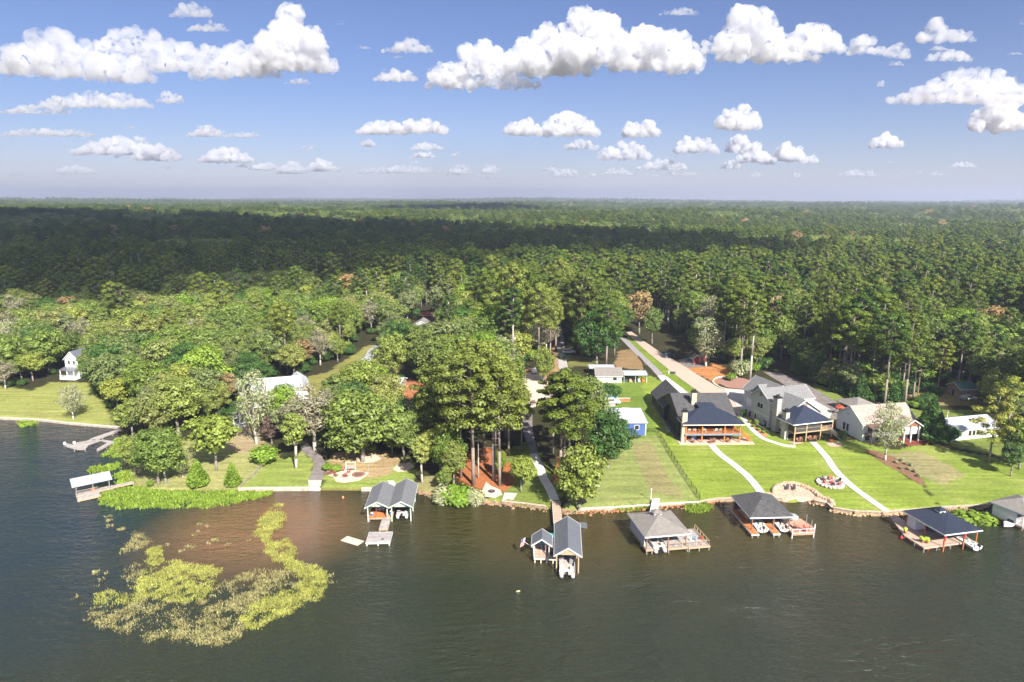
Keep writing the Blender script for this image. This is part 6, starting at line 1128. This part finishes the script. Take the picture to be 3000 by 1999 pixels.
# the rest of the woods, thousands of crowns: one object per reach
KEYS=['p0','p1','p2','p3','p4','tallthin','d0','d1','d2','d3','d4','o0','o1','o2','o3','o4','rust','brown','yellow','bright','dark','pale','slim','wide','full']
def scatter(name,pts,trunks,keys=KEYS):
    P_=np.array([(a[0],a[1],a[2]) for a in pts],np.float32); me=bpy.data.meshes.new(name); me.vertices.add(len(P_)); me.vertices.foreach_set('co',P_.ravel())
    for nm,ty,arr in (('ix','INT',[keys.index(a[3]) for a in pts]),('sc','FLOAT',[a[4]/TREES[a[3]][2] for a in pts]),('ro','FLOAT',list(rg.uniform(0,6.28,len(pts)))),('wd','FLOAT',list(rg.uniform(.95,1.3,len(pts))))):
        at=me.attributes.new(nm,ty,'POINT'); at.data.foreach_set('value',np.array(arr,np.int32 if ty=='INT' else np.float32))
    me.update(); o=link(name,me); tag(o,kind='stuff')
    g=bpy.data.node_groups.new(name,'GeometryNodeTree'); g.interface.new_socket('Geometry',in_out='INPUT',socket_type='NodeSocketGeometry'); g.interface.new_socket('Geometry',in_out='OUTPUT',socket_type='NodeSocketGeometry')
    N=g.nodes.new;L=g.links.new; gi=N('NodeGroupInput'); go=N('NodeGroupOutput'); jn=N('GeometryNodeJoinGeometry')
    def at(nm,ty): q=N('GeometryNodeInputNamedAttribute'); q.data_type=ty; q.inputs[0].default_value=nm; return q.outputs[0]
    ix,sc_,ro,wd=at('ix','INT'),at('sc','FLOAT'),at('ro','FLOAT'),at('wd','FLOAT')
    cx=N('ShaderNodeCombineXYZ'); L(ro,cx.inputs[2]); sx=N('ShaderNodeMath'); sx.operation='MULTIPLY'; L(sc_,sx.inputs[0]); L(wd,sx.inputs[1])
    cs=N('ShaderNodeCombineXYZ'); L(sx.outputs[0],cs.inputs[0]); L(sx.outputs[0],cs.inputs[1]); L(sc_,cs.inputs[2])
    for w in ((0,1) if trunks else (1,)):
        gj=N('GeometryNodeJoinGeometry')
        for kx in reversed(keys):
            oi=N('GeometryNodeObjectInfo'); oi.transform_space='ORIGINAL'; oi.inputs[0].default_value=TFIRST[kx][w]
            try: oi.inputs['As Instance'].default_value=True
            except Exception: pass
            L(oi.outputs['Geometry'],gj.inputs[0])
        ip=N('GeometryNodeInstanceOnPoints'); L(gi.outputs[0],ip.inputs['Points']); L(gj.outputs[0],ip.inputs['Instance']); ip.inputs['Pick Instance'].default_value=True
        L(ix,ip.inputs['Instance Index']); L(cx.outputs[0],ip.inputs['Rotation']); L(cs.outputs[0],ip.inputs['Scale']); L(ip.outputs[0],jn.inputs[0])
    L(jn.outputs[0],go.inputs[0]); md=o.modifiers.new('trees','NODES'); md.node_group=g
    return o
def treemix(x,y,z,hs=1.):
    out=[]; pm=fbm(x/90+5,y/90+3,3)+.05; t=rg.rand(len(x)); t2=rg.rand(len(x)); hv=fbm(x/25,y/25,2)*4
    for i in range(len(x)):
        if pm[i]+t[i]*.26-.13>.5: k=['p0','p1','p2','p3','p4'][rg.randint(5)]; h=rg.uniform(15,26)
        else: k=['d0','d1','d2','d3','d4','o0','o1','o2'][rg.randint(8)]; h=rg.uniform(11,21)
        if t2[i]<.012: k='rust'
        elif t2[i]<.03: k='yellow'; h=15
        elif t2[i]<.06: k='bright'; h=17
        elif t2[i]<.09: k='dark'; h=17
        elif t2[i]<.098: k='brown'
        out.append((x[i],y[i],z[i],k,(h+hv[i])*hs))
    return out
for k_ in KEYS:
    if k_ not in TFIRST: tree('leafy_tree',k_,P(100,1000),14,'tree in the wood','tree')
scatter('woods',rest,True)
x,y=jitgrid(560,1500,7.6); scatter('forest',treemix(x,y,hz(x,y),1.),False)
x,y=jitgrid(1500,3600,12.5); scatter('distant_forest',treemix(x,y,hz(x,y),1.25),False)
x,y=jitgrid(3600,9500,30.); scatter('horizon_forest',treemix(x,y,hz(x,y)-4,1.6),False)
# undergrowth between the near trunks
x,y=jitgrid(120,330,4.2); z,px,py=place(x,y); k=(sd(x,y)>6)&(rg.rand(len(x))<.55)
for p in OPEN: k&=~inpoly(px,py,p)
scatter('undergrowth',[(a,b,c,['bush','darkbush','darkbush'][rg.randint(3)],rg.uniform(1.6,4.5)) for a,b,c in zip(x[k],y[k],z[k])],False,['bush','darkbush'])
# ------------------------------------------------------------------ clouds
def cloudmat(name,den,lo,hi,ns):
    m=bpy.data.materials.new(name); m.use_nodes=True; n=m.node_tree; n.nodes.clear(); N=n.nodes.new; L=n.links.new
    pv=N('ShaderNodeVolumePrincipled'); pv.inputs['Color'].default_value=(.965,.968,.985,1); pv.inputs['Anisotropy'].default_value=.25
    tc=N('ShaderNodeTexCoord'); nz=N('ShaderNodeTexNoise'); nz.inputs['Scale'].default_value=ns; nz.inputs['Detail'].default_value=5; nz.inputs['Roughness'].default_value=.6; L(tc.outputs['Object'],nz.inputs['Vector'])
    mr=N('ShaderNodeMapRange'); mr.interpolation_type='SMOOTHSTEP'; mr.inputs[1].default_value=lo; mr.inputs[2].default_value=hi; mr.inputs[4].default_value=den; L(nz.outputs['Fac'],mr.inputs[0]); L(mr.outputs[0],pv.inputs['Density'])
    om=N('ShaderNodeOutputMaterial'); L(pv.outputs[0],om.inputs['Volume']); return m
CM=cloudmat('cloud_vapour',.024,.35,.6,.010); CMM=cloudmat('broken_cloud_vapour',.013,.34,.62,.0065); CMT=cloudmat('thin_cloud_vapour',.024,.37,.64,.009)
tx1=bpy.data.textures.new('billow','CLOUDS'); tx1.noise_scale=170; tx1.noise_depth=4; tx1.noise_basis='VORONOI_F1'; tx1.noise_type='SOFT_NOISE'
tx2=bpy.data.textures.new('fray','CLOUDS'); tx2.noise_scale=48; tx2.noise_depth=5
def cloudmesh(name,puffs,mt,vox,d1,d2,label,sc=1.):
    mb=MB(); c=Vector(puffs[0][:3])
    for x,y,z,r in puffs: mb.blob((x-c.x,y-c.y,z-c.z),r,0,10,14,0)
    o=mb.build(name,mt,smooth=True); o.location=c
    r=o.modifiers.new('merge','REMESH'); r.mode='VOXEL'; r.voxel_size=vox; r.use_smooth_shade=True
    for tx,s in ((tx1,d1),(tx2,d2)):
        m=o.modifiers.new('puff','DISPLACE'); m.texture=tx; m.strength=s; m.mid_level=.45; m.texture_coords='LOCAL'
    tag(o,label,'cloud'); return o
crg=random.Random(12)
def cloud(boxes,label,alt=1300.,thin=False,dens=1.,depth=.6):
    "boxes: (px,py,w,h) outlines in the photograph, all laid on one condensation level"
    b=max(boxes,key=lambda q:q[1]+q[3]); e=PZ(b[0]+b[2]/2,b[1]+b[3],CH+1e-3)  # direction
    dx=(b[0]+b[2]/2-1500)/FPX; dy=-(b[1]+b[3]-999.5)/FPX; x=dx*_cR-dy*_sR; u=dx*_sR+dy*_cR
    D=min(20000.,(alt-CH)/(-_sP+u*_cP)) if (-_sP+u*_cP)>.02 else 20000.
    s=D/FPX; pf=[]
    for (px,py,w,h) in boxes:
        n=max(5,int(dens*20*max(1,w/max(h,1))))
        for i in range(n):
            t=(i+.5)/n+crg.uniform(-.3,.3)/n; env=max(.12,1-abs(2*t-1)**2.4); r=h*crg.uniform(.13,.27)*(.5+.5*env)
            hy=(crg.uniform(0,1)*env if i%5<3 else crg.uniform(0,.12)); cx=px+w*t; cyy=py+h-r-(h-2*r)*hy*.98
            q=[(cx-1500)/FPX,-(cyy-999.5)/FPX]; X=q[0]*_cR-q[1]*_sR; U=q[0]*_sR+q[1]*_cR; d=D+crg.uniform(-.5,.5)*h*depth*s*2.2
            pf.append((X*d,(_cP+U*_sP)*d,CH+(-_sP+U*_cP)*d,r*s*(.85 if thin==1 else 1.)))
    mh=max(q[3] for q in boxes)*s
    return cloudmesh('cloud',pf,{0:CM,1:CMT,2:CMM}[thin],max(mh/55,9),min(mh*.26,200),min(mh*.12,90),label)
CL=[
([(0,100,150,120),(30,75,210,120),(180,110,160,110),(280,75,220,75),(300,120,420,90),(640,100,200,110),(290,170,160,70),(120,150,300,80),(560,150,260,80)],'huge broken grey and white cloud bank at the upper left',2),
([(760,10,190,150),(720,90,260,120)],'tall bright cloud tower at the right end of the upper left bank',0),
([(1260,175,120,80),(1330,120,170,110),(1480,60,260,160),(1600,15,240,170),(1800,70,250,140),(1250,220,330,36)],'largest puffy white cloud at the top centre with a grey base',0),
([(2060,80,160,80),(2110,5,180,150),(2250,70,220,85),(2100,120,300,60)],'peaked white cloud right of the largest top cloud',0),
([(2480,100,110,65),(2590,122,75,50)],'small soft cloud trailing right of the peaked cloud',1),
([(500,0,125,55)],'small cloud at the top edge above the left cloud bank',1),
([(545,58,130,38)],'thin flat cloud under the small top left cloud',1),
([(1120,110,145,48)],'small oblong cloud left of the top centre gap',1),
([(1095,198,125,42)],'small ragged cloud below the oblong one',0),
([(1930,18,120,30)],'tiny thin cloud above and between the two biggest clouds',1),
([(2690,45,110,85),(2790,85,70,40)],'wispy slanted cloud at the upper right',1),
([(2710,138,140,45)],'faint flat cloud under the slanted wispy cloud',1),
([(2600,240,420,65),(2700,195,310,80)],'broad grey white cloud reaching the right frame edge',2),
([(2845,270,180,115)],'bright white block of cloud at the right frame edge',0),
([(0,305,210,30),(110,262,340,58),(460,262,75,42)],'long low cloud at the left below the big bank',1),
([(0,370,280,32)],'thin streak of cloud at the left frame edge',1),
([(210,395,300,62),(380,430,150,42)],'loose cloud group low on the left',1),
([(545,365,120,38),(660,385,105,18)],'flat small cloud right of the loose left group',1),
([(580,430,160,48)],'small cumulus with a peak left of centre',0),
([(1045,345,150,50),(1160,340,150,52)],'twin humped white cloud above the centre horizon',0),
([(1055,407,45,24)],'tiny round cloud below the twin humped cloud',0),
([(1203,415,95,25),(1203,442,72,22)],'pair of small stacked clouds left of centre',0),
([(150,482,135,30)],'small low cloud near the left horizon',1),
([(730,475,90,24),(815,470,80,40),(900,463,95,40)],'row of small clouds above the horizon left of centre',0),
([(1050,480,240,30)],'thin flat cloud line above the horizon at centre',1),
([(1310,480,75,34)],'small horizon cloud right of the thin line',1),
([(1410,480,52,30)],'isolated small round horizon cloud near centre',0),
([(1478,345,110,52),(1570,325,180,76)],'wide cumulus left of the three right hand puffs',0),
([(1825,340,105,64)],'compact round cumulus right of the wide one',0),
([(1650,405,100,34),(1755,410,150,60),(1870,465,140,34)],'scattered clouds under the compact round cumulus',1),
([(2100,300,125,82)],'upright puffy cloud with a hooked top',0),
([(1975,390,130,62)],'cloud with a dark blue shaded underside',1),
([(2130,390,70,58),(2165,418,100,60)],'white cloud pair below the hooked cloud',0),
([(2265,408,90,66),(2350,455,50,22)],'white cloud sloping down to the right',0),
([(2550,385,95,50)],'lone oval white cloud at the right',0),
([(1610,490,90,30),(1760,490,95,24)],'faint tiny clouds just above the horizon right of centre',1),
([(2110,465,70,32)],'faint small cloud above the right horizon',1),
([(2460,495,110,24)],'faint flat cloud low above the right horizon',1),
([(2780,472,80,20)],'faint speck of cloud low at the right',1),
([(1940,500,120,16),(380,530,0,0)][:1],'faint streak of cloud on the centre right horizon',1),
([(360,368,40,10)],'small wisp of cloud halfway down the sky at the left',1),
([(20,505,60,12)],'thin streak of cloud low over the horizon at the left',1),
([(150,545,80,10)],'thin streak of cloud low over the horizon at the left',1),
([(330,455,18,10)],'tiny wisp of cloud low over the horizon at the left',1),
([(460,485,50,14)],'small wisp of cloud low over the horizon at the left',1),
([(470,503,36,9)],'small wisp of cloud low over the horizon at the left',1),
([(560,492,26,8)],'tiny wisp of cloud low over the horizon at the left',1),
([(680,478,50,14)],'small wisp of cloud low over the horizon at the centre left',1),
([(870,425,70,14)],'thin streak of cloud halfway down the sky at the centre left',1),
([(1000,412,28,10)],'tiny wisp of cloud halfway down the sky at the centre left',1),
([(1320,442,30,18)],'tiny wisp of cloud halfway down the sky at the centre',1),
([(1200,470,28,10)],'tiny wisp of cloud low over the horizon at the centre',1),
([(1390,515,80,10)],'thin streak of cloud low over the horizon at the centre',1),
([(1590,485,40,18)],'small wisp of cloud low over the horizon at the centre',1),
([(1720,500,30,20)],'tiny wisp of cloud low over the horizon at the centre',1),
([(1880,508,80,10)],'thin streak of cloud low over the horizon at the centre right',1),
([(2200,500,30,22)],'tiny wisp of cloud low over the horizon at the centre right',1),
([(2320,505,28,18)],'tiny wisp of cloud low over the horizon at the centre right',1),
([(2450,505,70,10)],'thin streak of cloud low over the horizon at the right',1),
([(2600,512,40,8)],'small wisp of cloud low over the horizon at the right',1),
([(2680,500,22,10)],'tiny wisp of cloud low over the horizon at the right',1),
([(2720,500,40,14)],'small wisp of cloud low over the horizon at the right',1),
([(2830,475,26,14)],'tiny wisp of cloud low over the horizon at the right',1),
([(2600,470,16,10)],'tiny wisp of cloud low over the horizon at the right',1),
([(2230,470,40,14)],'small wisp of cloud low over the horizon at the centre right',1),
([(980,62,36,14)],'small wisp of cloud in the upper sky at the centre left',1),
([(985,55,30,10)],'tiny wisp of cloud in the upper sky at the centre left',1),
([(1040,130,50,16)],'small wisp of cloud in the upper sky at the centre left',1),
([(2570,232,20,24)],'tiny wisp of cloud in the upper sky at the right',1),
([(2600,175,50,20)],'small wisp of cloud in the upper sky at the right',1),
([(2940,150,60,12)],'thin streak of cloud in the upper sky at the right',1),
([(2985,50,30,26)],'tiny wisp of cloud in the upper sky at the right',1),
([(830,225,80,24)],'thin streak of cloud in the upper sky at the centre left',1),
([(960,200,40,14)],'small wisp of cloud in the upper sky at the centre left',1),
([(2720,130,60,20)],'thin streak of cloud in the upper sky at the right',1),
([(1150,160,40,12)],'small wisp of cloud in the upper sky at the centre left',1),
([(280,560,90,6)],'thin streak of cloud low over the horizon at the left',1),
([(1020,545,90,6)],'thin streak of cloud low over the horizon at the centre left',1),
]
from collections import Counter
_lc=Counter(q[1] for q in CL)
for bx,lb,th in CL:
    o=cloud(bx,lb,thin=int(th))
    if _lc[lb]>1: o['group']=lb+' group'
# the cloud overhead, out of frame, that shades the dark belt of the forest
def shadowcloud(poly,alt,label,rad):
    k=1/math.tan(SUN_EL)*(alt-15); ox,oy=math.sin(SUN_AZ)*k,math.cos(SUN_AZ)*k; pf=[]
    q=np.array(poly); st=rad*.62
    for a in np.arange(q[:,0].min(),q[:,0].max(),st):
        for b in np.arange(q[:,1].min(),q[:,1].max(),st):
            x=a+crg.uniform(-.3,.3)*st; y=b+crg.uniform(-.3,.3)*st
            if inpoly([x],[y],poly)[0]: pf.append((x+ox,y+oy,alt+crg.uniform(-.3,.8)*rad,rad*crg.uniform(.8,1.15)))
    m=cloudmat('dense_cloud',.015,.2,.4,.01); return cloudmesh('cloud',pf,m,rad/5,rad*.5,rad*.2,label)
shadowcloud([(a+(20 if a>0 else 0),b) for a,b in SHADOW],850,'broad grey cloud overhead that shades the dark belt of forest',48)
shadowcloud([(-330,1750),(-60,1650),(120,1700),(60,2000),(-250,2300)],850,'smaller cloud overhead behind the broad one',60)
# ------------------------------------------------------------------ haze
hb=MB(); hb.box(-13500,-900,-4,13500,14500,190); hm=bpy.data.materials.new('haze_air'); hm.use_nodes=True; n=hm.node_tree; n.nodes.clear()
pv=n.nodes.new('ShaderNodeVolumePrincipled'); pv.inputs['Color'].default_value=(.72,.78,1.,1); pv.inputs['Density'].default_value=HAZE; pv.inputs['Anisotropy'].default_value=.2
om=n.nodes.new('ShaderNodeOutputMaterial'); n.links.new(pv.outputs[0],om.inputs['Volume'])
if HAZE>0: tag(hb.build('haze',hm),kind='stuff')
